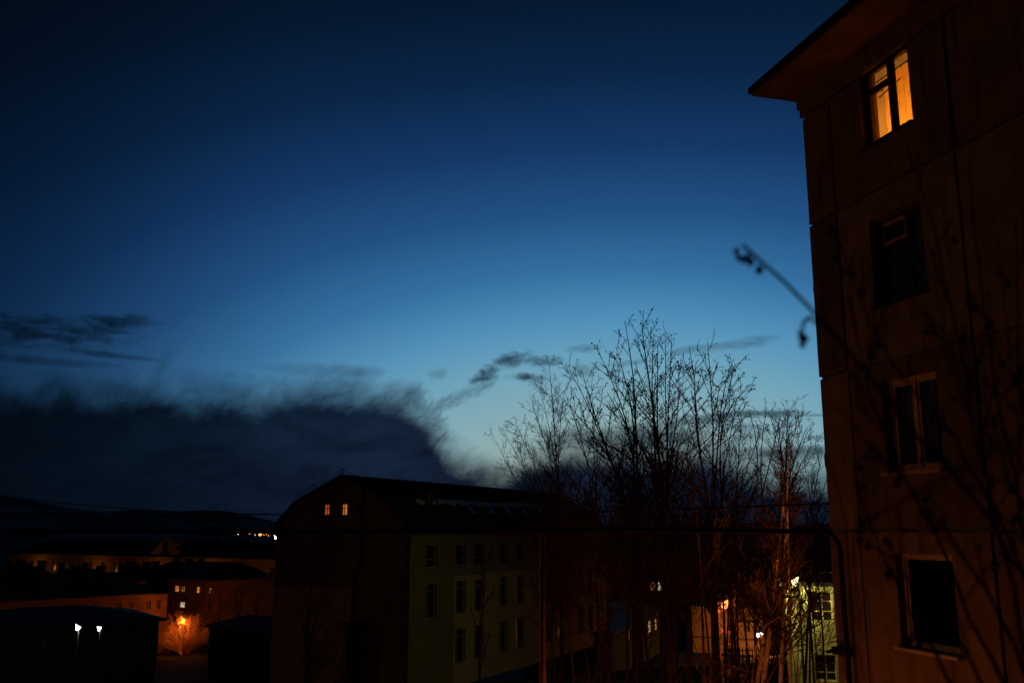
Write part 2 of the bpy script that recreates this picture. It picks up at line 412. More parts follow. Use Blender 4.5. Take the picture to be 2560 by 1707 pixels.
# ------------------------------------------------------------------ ground and hills
def gz(x, y):
    d = y - .6 * x * (1 if y > 0 else 0)
    if y < 20 and d > 20: d = 20 + (d - 20) * .25
    z = float(np.interp(d, [20, 46, 69, 98, 180, 600, 1500], [0, -3, -4.8, -8.3, -12, -14, -16]))
    return z + (.18 * math.sin(x * .31 + 1) * math.sin(y * .27) if math.hypot(x, y) < 300 else 0)
def sheet():
    xs = np.concatenate([-np.geomspace(9000, 62, 18), np.arange(-60, 61, 3.0), np.geomspace(62, 9000, 18)])
    ys = np.concatenate([-np.geomspace(3000, 32, 8), np.arange(-30, 181, 3.0), np.geomspace(184, 9000, 20)])
    V = [(x, y, gz(x, y)) for y in ys for x in xs]; n = len(xs)
    F = [(j * n + i, j * n + i + 1, (j + 1) * n + i + 1, (j + 1) * n + i) for j in range(len(ys) - 1) for i in range(n - 1)]
    o = np_mesh('ground', V, F, M['ground'], smooth=True); tag(o, kind='structure')
sheet()
def hills():
    from mathutils import noise
    A = np.radians(np.arange(-75, 76, .5)); D = np.linspace(2300, 7400, 44)
    px = [-75, -31, -28, -25, -22, -19, -16, -13, -9, -4, 3, 10, 17, 24, 75]; pe = [1.6, 1.62, 1.55, 1.25, 1.3, 1.05, .85, .62, .5, .42, .38, .45, .5, .6, .9]
    V = []
    for d in D:
        for a in A:
            deg = math.degrees(a); e = float(np.interp(deg, px, pe))
            t = (d - 2300) / 5100
            x, y = math.sin(a) * d, math.cos(a) * d
            crest = math.tan(R(e)) * d * (1 if t > .9 else (t / .9) ** 1.6)
            n1 = noise.fractal(Vector((x * .0012, y * .0012, 4)), .9, 2.1, 5)
            V.append((x, y, -16 + crest * (1 + .13 * n1) + 45 * n1 * t * min(1, e)))
    n = len(A)
    F = [(j * n + i, j * n + i + 1, (j + 1) * n + i + 1, (j + 1) * n + i) for j in range(len(D) - 1) for i in range(n - 1)]
    tag(np_mesh('hills', V, F, M['hills'], smooth=True), kind='structure')
hills()

# ------------------------------------------------------------------ the block of flats on the right
def flats():
    ang = math.atan2(-1, .2837)
    r = root('apartment_building', (5.5, 16.6, 0), ang, 'tall panel apartment block at the right edge with one lit top window', 'building')
    F = Frame(); z0 = CZ
    rows = [(6.31, 7.74), (3.57, 5.04), (.90, 2.35), (-1.72, -.35), (-4.4, -3.0)]
    joints_z = [-6.2, -5.45, -2.72, 0.0, 2.66, 5.5, 7.62]
    joints_x = [0.0, .83, 3.73, 6.63, 9.53, 12.43, 15.33, 18.23]
    g_ = .026; rnd = random.Random(4)
    back = MB(); holes = []
    for c in (1, 3, 4, 5):
        xa = joints_x[c] + .85
        for (a, b) in rows: holes.append((xa, xa + 1.25, a + z0, b + z0))
    wall_mb(back, F, -.0, joints_x[-1], 0, 7.95 + z0, holes, .34, .05)
    back.poly(F.p(0, .05, 0), F.p(0, .05, 7.95 + z0), F.p(0, 12, 7.95 + z0), F.p(0, 12, 0))
    back.poly(F.p(18.23, .05, 0), F.p(18.23, 12, 0), F.p(18.23, 12, 7.95 + z0), F.p(18.23, .05, 7.95 + z0))
    back.poly(F.p(0, 12, 0), F.p(0, 12, 7.95 + z0), F.p(18.23, 12, 7.95 + z0), F.p(18.23, 12, 0))
    back.poly(F.p(0, .05, 7.95 + z0), F.p(18.23, .05, 7.95 + z0), F.p(18.23, 12, 7.95 + z0), F.p(0, 12, 7.95 + z0))
    back.build('wall', M['concrete'], r)
    for c in range(len(joints_x) - 1):
        for k in range(len(joints_z) - 1):
            a, b = joints_x[c] + g_ * (c > 0), joints_x[c + 1] - g_
            zb, zt = joints_z[k] + z0 + g_ * .8, joints_z[k + 1] + z0 - g_ * .8
            hs = [h for h in holes if h[0] > a and h[1] < b and h[2] >= zb - .01 and h[3] <= zt + .2]
            off = rnd.uniform(-.012, .012); a += rnd.uniform(-.006, .012) * (c > 0); b -= rnd.uniform(-.006, .012); zb += rnd.uniform(-.006, .012); zt -= rnd.uniform(-.006, .012)
            mb = MB()
            if hs:
                h = hs[0]; h = (h[0], h[1], max(h[2], zb + .02), h[3])
                if h[3] > zt: zt2 = zt
                hh = (h[0], h[1], h[2], min(h[3], zt))
                wall_mb(mb, F, a, b, zb, zt, [hh], .06, off)
            else: wall_mb(mb, F, a, b, zb, zt, [], .06, off)
            for (p, q) in (((a, zb), (a, zt)), ((a, zt), (b, zt)), ((b, zt), (b, zb)), ((b, zb), (a, zb))):
                mb.poly(F.p(p[0], off, p[1]), F.p(q[0], off, q[1]), F.p(q[0], .06, q[1]), F.p(p[0], .06, p[1]))
            mb.build('panel', M[rnd.choice(('panel', 'panel', 'panel2', 'panel3'))], r)
    # crumbled mortar along the corner and joints
    for (x, z, w, h) in ((.0, 5.56, .8, .14), (.0, 2.72, .78, .12), (.95, 2.7, .9, .07), (.9, 5.53, .7, .06), (.98, 3.42, .17, .2), (0.02, -.08, .5, .06), (.0, 4.3, .07, .2), (.0, 1.2, .06, .3)):
        n = 12
        ring = [(x + w / 2 + w / 2 * math.cos(i / n * 6.283) * rnd.uniform(.75, 1.1), z + z0 + h / 2 * math.sin(i / n * 6.283) * rnd.uniform(.6, 1.1)) for i in range(n)]
        pt = MB(); pt.poly(*[F.p(max(a, .0), -.014 - .001 * i_, b) for i_, (a, b) in enumerate(ring)][:n]); pt.build('mortar_patch', M['panel2'], r)
    d = MB()
    for k in range(16):
        w = k / 16 * 6.283; w2 = (k + 1) / 16 * 6.283
        d.poly(F.p(1.53, -.02, 4.19 + z0), F.p(1.53 + .15 * math.cos(w), -.014, 4.19 + z0 + .19 * math.sin(w)), F.p(1.53 + .15 * math.cos(w2), -.014, 4.19 + z0 + .19 * math.sin(w2)))
    d.build('round_patch', M['panel2'], r)
    # roof: boxed eaves, moulding, sheet edge
    zt = 7.95 + z0
    so = MB()
    xs = [-.02] + [v for v in joints_x[1:] if v != .83]
    for i in range(len(xs) - 1): so.box(xs[i] + .012, xs[i + 1] - .012, -1.05, -.1, zt, zt + .05)
    so.build('soffit', M['soffit'], r)
    mo = MB(); mo.box(-.03, 18.2, -.10, .04, zt - .16, zt + .05); mo.box(-.02, 18.2, -.05, .04, zt - .31, zt - .165)
    mo.build('cornice', M['panel'], r)
    ro = MB(); ro.prism([(-1.10, zt + .055), (-1.10, zt + .17), (5.5, zt + 1.3), (12.5, zt + .17), (12.5, zt + .055)], -.06, 18.3, 'yz')
    ro.build('roof', M['roofwood'], r)
    # windows
    def sash(parent, a, b, c, d, t, m, w=.045, name='sash'):
        mb = MB(); d0, d1 = t, t + .05
        fbox(mb, F, a, a + w, d0, d1, c, d); fbox(mb, F, b - w, b, d0, d1, c, d)
        fbox(mb, F, a + w, b - w, d0, d1, c, c + w); fbox(mb, F, a + w, b - w, d0, d1, d - w, d)
        return mb.build(name, m, parent)
    def pane(parent, a, b, c, d, t, m):
        mb = MB(); mb.poly(F.p(a, t, c), F.p(b, t, c), F.p(b, t, d), F.p(a, t, d)); return mb.build('pane', m, parent)
    for c in (1, 3, 4, 5):
        xa = joints_x[c] + .85; xb = xa + 1.25
        for k, (a, b) in enumerate(rows):
            za, zb = a + z0, b + z0; hero = (c == 1 and k == 0); xm = xa + .66 if k != 2 else xa + .60
            fm = M['dark_frame'] if k in (0, 1) else M['cream_frame'] if k == 2 else M['white_frame']
            rec = (.11, .2, .13, .12, .14)[k]
            w = MB(); e = .055
            fbox(w, F, xa, xa + e, rec, rec + .09, za, zb); fbox(w, F, xb - e, xb, rec, rec + .09, za, zb)
            fbox(w, F, xa + e, xb - e, rec, rec + .09, za, za + e); fbox(w, F, xa + e, xb - e, rec, rec + .09, zb - e, zb)
            if k != 3: fbox(w, F, xm - .035, xm + .035, rec - .01, rec + .09, za + e, zb - e)
            win = w.build('window', fm, r)
            if hero: win['label'] = 'lit top floor window with golden curtains'
            elif c == 1: win['label'] = ('', 'unlit window with small light framed vent sash', 'unlit window with broad pale frame and sill', 'unlit bare window with pale lintel', 'unlit lower window')[k]
            if k == 3 and c == 1:
                sash(win, xa + e, xb - e, za + e, zb - e, rec + .03, M['cream_frame'], .03); pane(win, xa + e, xb - e, za + e, zb - e, rec + .06, M['glass_bare'])
            else:
                zv = zb - e - .36
                if k in (0, 1):
                    sash(win, xa + e, xm - .035, zv, zb - e, rec - .0 if k else rec + .02, M['cream_frame'] if k == 1 else M['dark_frame'], .035 if k else .05)
                    sash(win, xa + e, xm - .035, za + e, zv - .012, rec + .02, M['dark_frame'], .05 if k == 0 else .05)
                    sash(win, xm + .035, xb - e, za + e, zb - e, rec + .02, M['dark_frame'], .03)
                else:
                    sash(win, xa + e, xm - .035, za + e, zb - e, rec + .02, fm, .055); sash(win, xm + .035, xb - e, za + e, zb - e, rec + .02, fm, .045)
                gm = M['clear'] if hero else M['glass']
                for (p, q) in ((xa + e, xm - .035), (xm + .035, xb - e)): pane(win, p, q, za + e, zb - e, rec + .05, gm)
            if k in (2, 3):
                s_ = MB(); fbox(s_, F, xa - .05, xb + .05, -.12, rec, za - .06, za - .012); s_.build('sill', fm, win)
            else:
                s_ = MB(); fbox(s_, F, xa - .03, xb + .03, -.08, rec, za - .04, za - .01); s_.build('sill', M['roofdark'], win)
            if hero:
                # room behind the lit window
                rm = MB(); X0, X1, D0, D1, Z0, Z1 = xa - .9, xb + .7, .35, 3.8, za - .8, zb + .30
                rm.poly(F.p(X0, D1, Z0), F.p(X1, D1, Z0), F.p(X1, D1, Z1), F.p(X0, D1, Z1)); rm.poly(F.p(X0, D0, Z0), F.p(X0, D1, Z0), F.p(X0, D1, Z1), F.p(X0, D0, Z1))
                rm.poly(F.p(X1, D0, Z0), F.p(X1, D1, Z0), F.p(X1, D1, Z1), F.p(X1, D0, Z1)); rm.poly(F.p(X0, D0, Z0), F.p(X1, D0, Z0), F.p(X1, D1, Z0), F.p(X0, D1, Z0))
                for (p, q, s1, s2) in ((X0, xa, Z0, Z1), (xb, X1, Z0, Z1), (xa, xb, Z0, za), (xa, xb, zb, Z1)):
                    rm.poly(F.p(p, D0, s1), F.p(q, D0, s1), F.p(q, D0, s2), F.p(p, D0, s2))
                rm.build('room', M['wallpaper'], r)
                ce = MB(); ce.poly(F.p(X0, D0, Z1), F.p(X1, D0, Z1), F.p(X1, D1, Z1), F.p(X0, D1, Z1)); ce.build('room_ceiling', M['ceil'], r)
                def curt(p, q, t, m, amp, fr, ztop, nm='curtain'):
                    V = []; n = 70
                    for j, zz in enumerate((za - .2, za + .5, ztop)):
                        for i in range(n): 
                            u = i / (n - 1); V.append(F.p(p + (q - p) * u + .01 * j * math.sin(u * 9), t + amp * (1 - .25 * j) * math.sin(u * fr + .6 * math.sin(u * 7 + j * .4)), zz))
                    Fc = [(j * n + i, j * n + i + 1, (j + 1) * n + i + 1, (j + 1) * n + i) for j in range(2) for i in range(n - 1)]
                    return np_mesh(nm, V, Fc, m, win, True)
                if k == 0: jb = MB(); fbox(jb, F, xa + e, xa + e + .06, rec + .01, rec + .09, za + e, zb - e); jb.build('jamb', fm, win)
                curt(xa - .05, xb + .1, .55, M['curtain'], .03, 60, zb - .03)
                curt(xm + .1, xb + .1, .44, M['tulle'], .03, 30, zb - .08)
                rod = MB(); rod.tube([F.p(xa - .1, .42, zb - .10), F.p(xb + .1, .42, zb - .10)], .012, 6); rod.tube([F.p(xa + .0, .40, zb - .42), F.p(xm - .05, .36, zb - .36)], .012, 6); rod.build('curtain_rod', M['dark_frame'], win)
                light(F.p(xa + .05, 1.25, za + .1), (1.0, .52, .10), 50, .12, r)
                light(F.p(xa + .6, 1.9, zb - .2), (1.0, .48, .09), 16, .2, r)
            elif c == 1:
                V = []; n = 60
                p0, p1 = (xa + .45, xb - .0) if k == 1 else (xa + .55, xb)
    # gas bracket on the wall
    b = MB(); b.box(.10, .42, -.18, .0, CZ - 2.02, CZ - 1.9); b.tube([F.p(.14, -.30, CZ - 1.98), F.p(.14, 0, CZ - 1.94)], .03, 6); b.build('pipe_bracket', M['steel'], r)
    hk = MB(); hk.tube([F.p(.05, .05, CZ + .44), F.p(.05, -.12, CZ + .46)], .012, 6); hk.build('wire_hook', M['steel'], r)
    return r
flats()

# ------------------------------------------------------------------ gas pipe, wire
def pipe():
    r = root('gas_pipe', (.49, 15.75, 0), 0, 'long dark overhead gas pipe crossing the whole view and bending down at the flats', 'pipe')
    mb = MB(); o = Vector((.49, 15.75, 0))
    W = []
    for x in (-16, -8, -2, 2, 4.6, 5.1): W.append(Vector((x, 15.62 + (x + 2) * .05, CZ - .0 + .012 * math.sin(x))))
    e = Vector((5.47, 16.03, CZ))
    for k in range(1, 6):
        w = k / 5 * math.pi / 2
        W.append(Vector((5.13 + .33 * math.sin(w), 15.98 + .04 * math.sin(w), CZ - .33 + .33 * math.cos(w))))
    W += [Vector((5.47, 16.03, 4)), Vector((5.47, 16.03, -.1))]
    mb.tube([p - o for p in W], .042, 10); mb.build('pipe_run', M['steel'], r, True)
    c = MB(); c.tube([Vector((5.47, 16.03, CZ - 2.02)) - o, Vector((5.47, 16.03, CZ - 1.9)) - o], .065, 10); c.build('clamp', M['steel'], r)
    p = root('pipe_post', (.49, 15.75, 0), 0, 'reddish steel post holding up the overhead pipe left of the trees', 'post')
    q = MB(); q.tube([(0, -.0, -.2), (0, 0, CZ - .07)], .052, 12); q.build('post_tube', M['post'], p, True)
    s = MB(); s.box(-.12, .12, -.05, .05, CZ - .066, CZ - .045); s.build('top_plate', M['post'], p)
    q2 = root('pipe_post', (-15.5, 15.0, 0), 0, 'reddish steel post holding the far left end of the overhead pipe', 'post')
    q = MB(); q.tube([(0, 0, -1.5), (0, 0, CZ - .07)], .052, 12); q.build('post_tube', M['post'], q2, True)
pipe()
def wire():
    a = Vector((5.42, 16.75, CZ + .46)); b = Vector((-30, 50, CZ + 2.35))
    pts = []
    for i in range(41):
        t = i / 40; p = a.lerp(b, t); p.z -= 1.45 * 4 * t * (1 - t) * .5; pts.append(p)
    mb = MB(); mb.tube([p - a for p in pts], .02, 5); o = mb.build('overhead_wire', M['steel']); o.location = a
    tag(o, 'thin dark sagging wire running from the flats across the gable to the left', 'wire')
    p = root('wire_pole', (-30, 50, gz(-30, 50)), 0, 'wooden pole at the left end of the sagging wire', 'pole')
    q = MB(); q.tube([(0, 0, -.3), (0, 0, b.z - gz(-30, 50) + .1)], [.14, .1], 10); q.build('pole_shaft', M['bark'], p)
    q = MB(); q.box(-.5, .5, -.05, .05, b.z - gz(-30, 50) - .3, b.z - gz(-30, 50) - .2); q.build('crossarm', M['bark'], p)
wire()

# ------------------------------------------------------------------ gambrel roofed building in the middle
M['skyglass'] = glassy('roof_window_glass', (.12, .15, .18), .12)
def hall():
    gz0 = -4.7
    W, L = 11.6, 36.4
    r = root('mansard_building', (-6.86, 65, gz0), math.atan2(.894, .447), 'three storey building with dark mansard roof, two lit gable windows and a cream panelled side', 'building')
    E = CZ - gz0                                   # eave height in the building's own frame
    F = Frame(); G = Frame((0, W), (0, -1), (1, 0))
    def sx(xd):          # photo column -> metres along the side wall
        a, _ = ray(xd, 1330); t = (a * 65 + 6.86) / (.447 - a * .894); return t
    rows = [(E - 2.55, E - .95), (E - 5.95, E - 3.6), (E - 9.4, E - 7.0)]
    cols = [(978, 1005), (1046, 1071), (1089, 1113), (1147, 1167), (1184, 1205), (1252, 1267), (1280, 1297), (1325, 1338), (1348, 1360), (1390, 1400)]
    H = []
    for ri, (a, b) in enumerate(rows):
        for ci, (p, q) in enumerate(cols):
            if ri == 2 and ci == 0: continue
            H.append((sx(p) + .05, sx(q) - .05, a, b, ri, ci))
    xc = sx(1042)
    # side wall: olive corner and band, cream panel lower right
    ol = MB(); h = [v[:4] for v in H]
    wall_mb(ol, F, 0, xc, 0, E, [v for v in h if v[1] < xc], .35); wall_mb(ol, F, xc, L, E - 3.25, E, [v for v in h if v[0] > xc and v[3] > E - 3], .35)
    ol.build('side_wall', M['olive'], r)
    cr = MB(); wall_mb(cr, F, xc, L, 0, E - 3.25, [v for v in h if v[0] > xc and v[3] < E - 3], .35, -.03)
    cr.poly(F.p(xc, -.03, 0), F.p(xc, 0, 0), F.p(xc, 0, E - 3.25), F.p(xc, -.03, E - 3.25)); cr.poly(F.p(xc, -.03, E - 3.25), F.p(L, -.03, E - 3.25), F.p(L, 0, E - 3.25), F.p(xc, 0, E - 3.25))
    cr.build('cream_panelling', M['cream'], r)
    for (a, b, c, d, ri, ci) in H:
        if ri == 0: window(r, F, (a, b, c, d), M['grey_frame'], M['glass_far'], (), (.35,), .2, .07)
        else: window(r, F, (a, b, c, d), M['grey_frame'], M['glass_far'], (.38,) if ci < 3 else (.5,), (.78,), .2, .06)
    # gable end
    kz = 2.0; ky0, ky1 = 1.75, W - 1.75; rz = 3.78
    gh = []
    for (xd0, xd1) in ((743, 756), (784, 797), (822, 836)):
        def gy(xd):
            a, _ = ray(xd, 1170); t = (-6.86 - a * 65) / (.894 + a * .447); return W - t
        gh.append((gy(xd0), gy(xd1), E + 1.0, E + 1.85))
    ga = MB(); wall_mb(ga, G, 0, W, 0, E, [], .35)
    wall_mb(ga, G, ky0, ky1, E, E + kz, gh, .35)
    ga.poly(G.p(.3, 0, E), G.p(ky0, 0, E), G.p(ky0, 0, E + kz)); ga.poly(G.p(ky1, 0, E), G.p(W - .3, 0, E), G.p(ky1, 0, E + kz)); ga.poly(G.p(ky0, 0, E + kz), G.p(ky1, 0, E + kz), G.p(W / 2, 0, E + rz))
    ga.build('gable_wall', M['rosewall'], r)
    ta = MB(); fbox(ta, G, .02, 6.9, -.03, .0, 0, E - 3.9); ta.build('tan_panelling', M['tan'], r)
    win = window(r, G, gh[0], M['dark_frame'], M['lit_orange'], (.5,), (.62,), .12, .05, label='lit orange attic window left'); 
    window(r, G, gh[1], M['dark_frame'], M['lit_amber'], (.4,), (.62,), .12, .05, label='brighter lit attic window')
    window(r, G, gh[2], M['dark_frame'], M['glass_far'], (.5,), (.62,), .12, .05, label='unlit attic window')
    bl = MB(); fbox(bl, G, 0, W, -.06, -.002, E - .12, E + .04); bl.build('string_course', M['olive'], r)
    dp = MB(); xg = 7.7
    dp.tube([G.p(xg, -.15, E + 3.0), G.p(xg, -.15, E - 2.3), G.p(xg - .5, -.12, E - 2.9), G.p(xg - .6, -.12, 0)], .10, 8); dp.build('wall_tube', M['roofdark'], r)  # dark bent tube down the gable wall
    dp = MB(); dp.tube([G.p(W + .12, -.1, E - .2), G.p(W - .1, -.12, E - .7), G.p(W - .1, -.12, 0)], .07, 8); dp.build('wall_tube', M['roofdark'], r)  # drain pipe at the corner
    po = MB(); fbox(po, G, 7.6, 9.3, -1.4, -.035, 0, 4.7); fbox(po, G, 7.4, 9.5, -1.6, -.035, 4.7, 4.85); po.build('porch', M['roofdark'], r)
    # back and far walls
    bk = MB(); bk.poly((0, W, 0), (L, W, 0), (L, W, E), (0, W, E)); bk.poly((L, 0, 0), (L, W, 0), (L, W, E), (L, 0, E)); bk.poly((L, .3, E), (L, W - .3, E), (L, ky1, E + kz), (L, W / 2, E + rz), (L, ky0, E + kz)); bk.build('rear_wall', M['rosewall'], r)
    # roof
    t = .12
    prof_o = [(-.55, E - .05), (ky0 - .1, E + kz + .05), (W / 2, E + rz + .1), (W - ky0 + .1, E + kz + .05), (W + .55, E - .05)]
    prof_i = [(W + .35, E - .05), (W - ky0 + .02, E + kz - .08), (W / 2, E + rz - .04), (ky0 - .02, E + kz - .08), (-.35, E - .05)]
    ro = MB(); n = 5
    for i in range(4):
        a, b = prof_o[i], prof_o[i + 1]; c, d = prof_i[4 - i], prof_i[3 - i]
        ro.hexa([(-.3, a[0], a[1]), (L + .3, a[0], a[1]), (L + .3, b[0], b[1]), (-.3, b[0], b[1])][::1] and
                [(-.3, c[0], c[1]), (L + .3, c[0], c[1]), (L + .3, d[0], d[1]), (-.3, d[0], d[1]), (-.3, a[0], a[1]), (L + .3, a[0], a[1]), (L + .3, b[0], b[1]), (-.3, b[0], b[1])])
    roof = ro.build('roof', M['roofdark'], r)
    rb = MB()
    for i in range(62):                              # standing seams of the sheet roof
        x = -.2 + i * .6
        for k in range(2):
            a, b = prof_o[k], prof_o[k + 1]; d = Vector((b[0] - a[0], b[1] - a[1])).normalized(); nn = (-d.y, d.x)
            q = [(a[0], a[1]), (b[0], b[1]), (b[0] + nn[0] * .06, b[1] + nn[1] * .06), (a[0] + nn[0] * .06, a[1] + nn[1] * .06)]
            rb.hexa([(x, *q[0]), (x + .04, *q[0]), (x + .04, *q[1]), (x, *q[1]), (x, *q[3]), (x + .04, *q[3]), (x + .04, *q[2]), (x, *q[2])])
    o = rb.build('seam_ribs', M['roofdark'], roof)
    fa = MB(); fa.box(-.3, L + .3, -.62, -.56, E - .28, E - .03); fa.box(-.3, L + .3, -.56, 0, E - .30, E - .24); fa.build('eaves_board', M['roofdark'], r)
    # snow left behind the guard at the bend of the roof
    sn = MB(); rnd = random.Random(8); a = prof_o[1]; b = prof_o[2]; lo = prof_o[0]
    dl = Vector((lo[0] - a[0], lo[1] - a[1])); dl.normalize(); du = Vector((b[0] - a[0], b[1] - a[1])); du.normalize()
    xs = [3.2 + i * .28 for i in range(112)]; dn = [max(.03, .16 + .16 * math.sin(i * .8) + rnd.uniform(-.1, .2)) for i in range(113)]; up = [.5 + .18 * math.sin(i * .11) + rnd.uniform(0, .1) for i in range(113)]
    for i, x in enumerate(xs):
        if rnd.random() < .05: continue
        P = lambda x, i: [(x, a[0] + dl.x * dn[i], a[1] + dl.y * dn[i] + .03), (x, a[0], a[1] + .13), (x, a[0] + du.x * up[i], a[1] + du.y * up[i] + .07)]
        p, q = P(x, i), P(x + .28, i + 1)
        sn.poly(p[0], q[0], q[1], p[1]); sn.poly(p[1], q[1], q[2], p[2])
        sn.poly(p[0], (x, p[0][1], p[0][2] - .06), (x + .28, q[0][1], q[0][2] - .06), q[0])
    sn.build('snow_strip', M['snow'], r)
    gd = MB()
    for i in range(36):
        x = 1 + i; gd.tube([(x, a[0] - .05, a[1] + .0), (x, a[0] - .2, a[1] + .42)], .02, 4)
    for zz in (.25, .42): gd.tube([(0.5, a[0] - .05 - zz * .35, a[1] + zz), (L, a[0] - .05 - zz * .35, a[1] + zz)], .018, 4)
    gd.build('snow_guard', M['steel'], r)
    gr = MB(); 
    for y0, z0_, y1, z1_ in ((W - ky0 - .1, E + kz, W / 2 - .2, E + rz), (ky0 + 2.2, E + kz + .95, W / 2 + .2, E + rz)):
        for hh in (.3, .55): gr.tube([(-.2, y0, z0_ + hh), (-.2, y1, z1_ + hh)], .02, 4)
        for k in range(6):
            u = k / 5; y = y0 + (y1 - y0) * u; z = z0_ + (z1_ - z0_) * u; gr.tube([(-.2, y, z), (-.2, y, z + .57)], .02, 4)
    gr.build('roof_railing', M['steel'], r)
    # chimney and roof windows
    def on(x, u):  # u 0 eave .. 1 bend
        p, q = prof_o[0], prof_o[1]; return (x, p[0] + (q[0] - p[0]) * u, p[1] + (q[1] - p[1]) * u)
    cx = sx(997) + 1.2
    ch = MB(); ch.box(cx, cx + .75, ky0 - .35, ky0 + .45, E + .9, E + 2.75); chm = ch.build('chimney', M['brick'], r); cc = MB(); cc.box(cx - .08, cx + .83, ky0 - .43, ky0 + .53, E + 2.75, E + 2.87); cc.build('chimney_cap', M['roofdark'], chm)
    for k, xd in enumerate((1080, 1126, 1167, 1206, 1246)):
        x = sx(xd) + 1.6
        p, q = on(x, .55), on(x, .86); d = Vector((0, q[1] - p[1], q[2] - p[2])).normalized(); nn = Vector((0, -d.z, d.y)) 
        def sk(name, m, w0, w1, l0, l1, h0, h1, par):
            mb = MB(); pts = []
            for h_ in (h0, h1):
                for (xx, ll) in ((w0, l0), (w1, l0), (w1, l1), (w0, l1)): 
                    v = Vector(p) + d * ll + nn * h_ + Vector((xx, 0, 0)); pts.append(tuple(v))
            mb.hexa(pts); return mb.build(name, m, par)
        fr = sk('roof_window', M['roofdark'], 0, .85, 0, .95, .0, .1, r); sk('pane', M['skyglass'], .08, .77, .08, .87, .1, .112, fr)

hall()

# ------------------------------------------------------------------ other buildings
def block(name, label, P0, P1, depth, ztop, wallm, roofm, wins, rise=2.0, over=.4, hip=3.0, zb=None, pane=None, pm=None, group=None, chim=(), fm=None, ground=None):
    """box building whose front wall runs from P0 to P1 (left to right seen from the camera side); wins: (s0, s1, z0, z1, pane material, vs, hs)"""
    P0 = Vector((*P0, 0)); P1 = Vector((*P1, 0)); L = (P1 - P0).length; d = (P1 - P0).normalized()
    zg = min(gz(P0.x, P0.y), gz(P1.x, P1.y)) - .5 if ground is None else ground
    r = root(name, (P0.x, P0.y, zg), math.atan2(d.y, d.x), label, 'building', group)
    E = ztop - zg; F = Frame(); mb = MB(); hs_ = [(a, b, c - zg, e - zg) for a, b, c, e, *_ in wins]
    wall_mb(mb, F, 0, L, 0, E, hs_, .3)
    mb.poly((0, 0, 0), (0, 0, E), (0, depth, E), (0, depth, 0)); mb.poly((L, 0, 0), (L, depth, 0), (L, depth, E), (L, 0, E)); mb.poly((0, depth, 0), (0, depth, E), (L, depth, E), (L, depth, 0))
    mb.build('wall', wallm, r)
    for w_, h in zip(wins, hs_):
        pmx = w_[4] or M['glass_far']; window(r, F, h, fm or M['grey_frame'], pmx, w_[5] if len(w_) > 5 else (.5,), w_[6] if len(w_) > 6 else (.7,), .15, .07)
    ro = MB(); o = over; e0 = E - .02
    c = [(-o, -o), (L + o, -o), (L + o, depth + o), (-o, depth + o)]
    A = (hip, depth / 2, E + rise); B = (L - hip, depth / 2, E + rise)
    v = [(x, y, e0 + .12) for x, y in c]
    ro.poly(v[0], v[1], B, A); ro.poly(v[1], v[2], B); ro.poly(v[2], v[3], A, B); ro.poly(v[3], v[0], A)
    w = [(x, y, e0 - .1) for x, y in c]; ro.poly(*w[::-1])
    for i in range(4): j = (i + 1) % 4; ro.poly(w[i], w[j], v[j], v[i])
    rf = ro.build('roof', roofm, r)
    for (s, u, h, wd) in chim:
        cb = MB(); y = depth / 2 * u; z = E + rise * u; cb.box(s, s + wd, y - .4, y + .4, z - .5, z + h); cb.box(s - .08, s + wd + .08, y - .48, y + .48, z + h, z + h + .1); cb.build('chimney', M['brick'], rf)
    co_ = MB(); co_.box(0, L, -.12, -.003, E - .45, E - .1); co_.build('cornice', wallm, r)
    return r, E, L, zg
# long far building with the curved dormer
P0 = at(22, 1265, 232); P1 = at(640, 1280, 182)
Lf = math.hypot(P1.x - P0.x, P1.y - P0.y)
def along(P0, P1, xd, yd=1300):
    a, _ = ray(xd, yd); d = (P1 - P0); 
    t = (a * P0.y - P0.x) / (d.x - a * d.y); return t * math.hypot(d.x, d.y)
def zat(P0, P1, xd, yd):
    s = along(P0, P1, xd, yd); t = s / math.hypot((P1 - P0).x, (P1 - P0).y); Y = P0.y + (P1.y - P0.y) * t
    return ray(xd, yd)[1] * Y + CZ
ze = zat(P0, P1, 560, 1281)
wins = []
for k, (a, b) in enumerate(((40, 50), (66, 76), (92, 101), (120, 129), (146, 155), (175, 184), (203, 212), (232, 241), (262, 271), (292, 301), (322, 331), (352, 361), (407, 416), (440, 449), (468, 476), (521, 534), (579, 591), (620, 630))):
    s0, s1 = along(P0, P1, a), along(P0, P1, b)
    for row in range(3):
        z1 = ze - 1.55 - row * 4.1; wins.append((s0, s1, z1 - 2.3, z1, None, (.5,), (.7,)))
r_, E_, L_, zg_ = block('long_building', 'long ochre building far on the left with a small curved dormer above its eaves', (P0.x, P0.y), (P1.x, P1.y), 14, ze, M['ochre'], M['roofdark'], wins, 3.0, .6, 6,
      chim=[(along(P0, P1, x), .75, 1.2, 1.6) for x in (120, 170, 232, 345, 400, 438, 505)])
s = along(P0, P1, 380); dm = MB()
prf = [(s - 4.6, E_ - .3)] + [(s - 4.6, E_ + .9), (s - 3.3, E_ + 1.7)] + [(s + 3.0 * math.cos(w), E_ + 1.7 + 2.0 * math.sin(w)) for w in np.linspace(math.pi, 0, 9)] + [(s + 3.3, E_ + 1.7), (s + 4.6, E_ + .9), (s + 4.6, E_ - .3)]
dm.prism(prf, -.35, 3.0); dmo = dm.build('dormer', M['ochre'], r_)
dw = MB(); dw.box(s - .7, s + .7, -.42, -.36, E_ + .9, E_ + 2.9); dw.build('dormer_window', M['glass_far'], dmo)
db = MB(); db.prism([(s - 2, E_ + .1), (s + 2, E_ + .1), (s + 1.2, E_ + .7), (s, E_ + 1.0), (s - 1.2, E_ + .7)], -.45, -.36); db.build('dormer_sill', M['roofdark'], dmo)

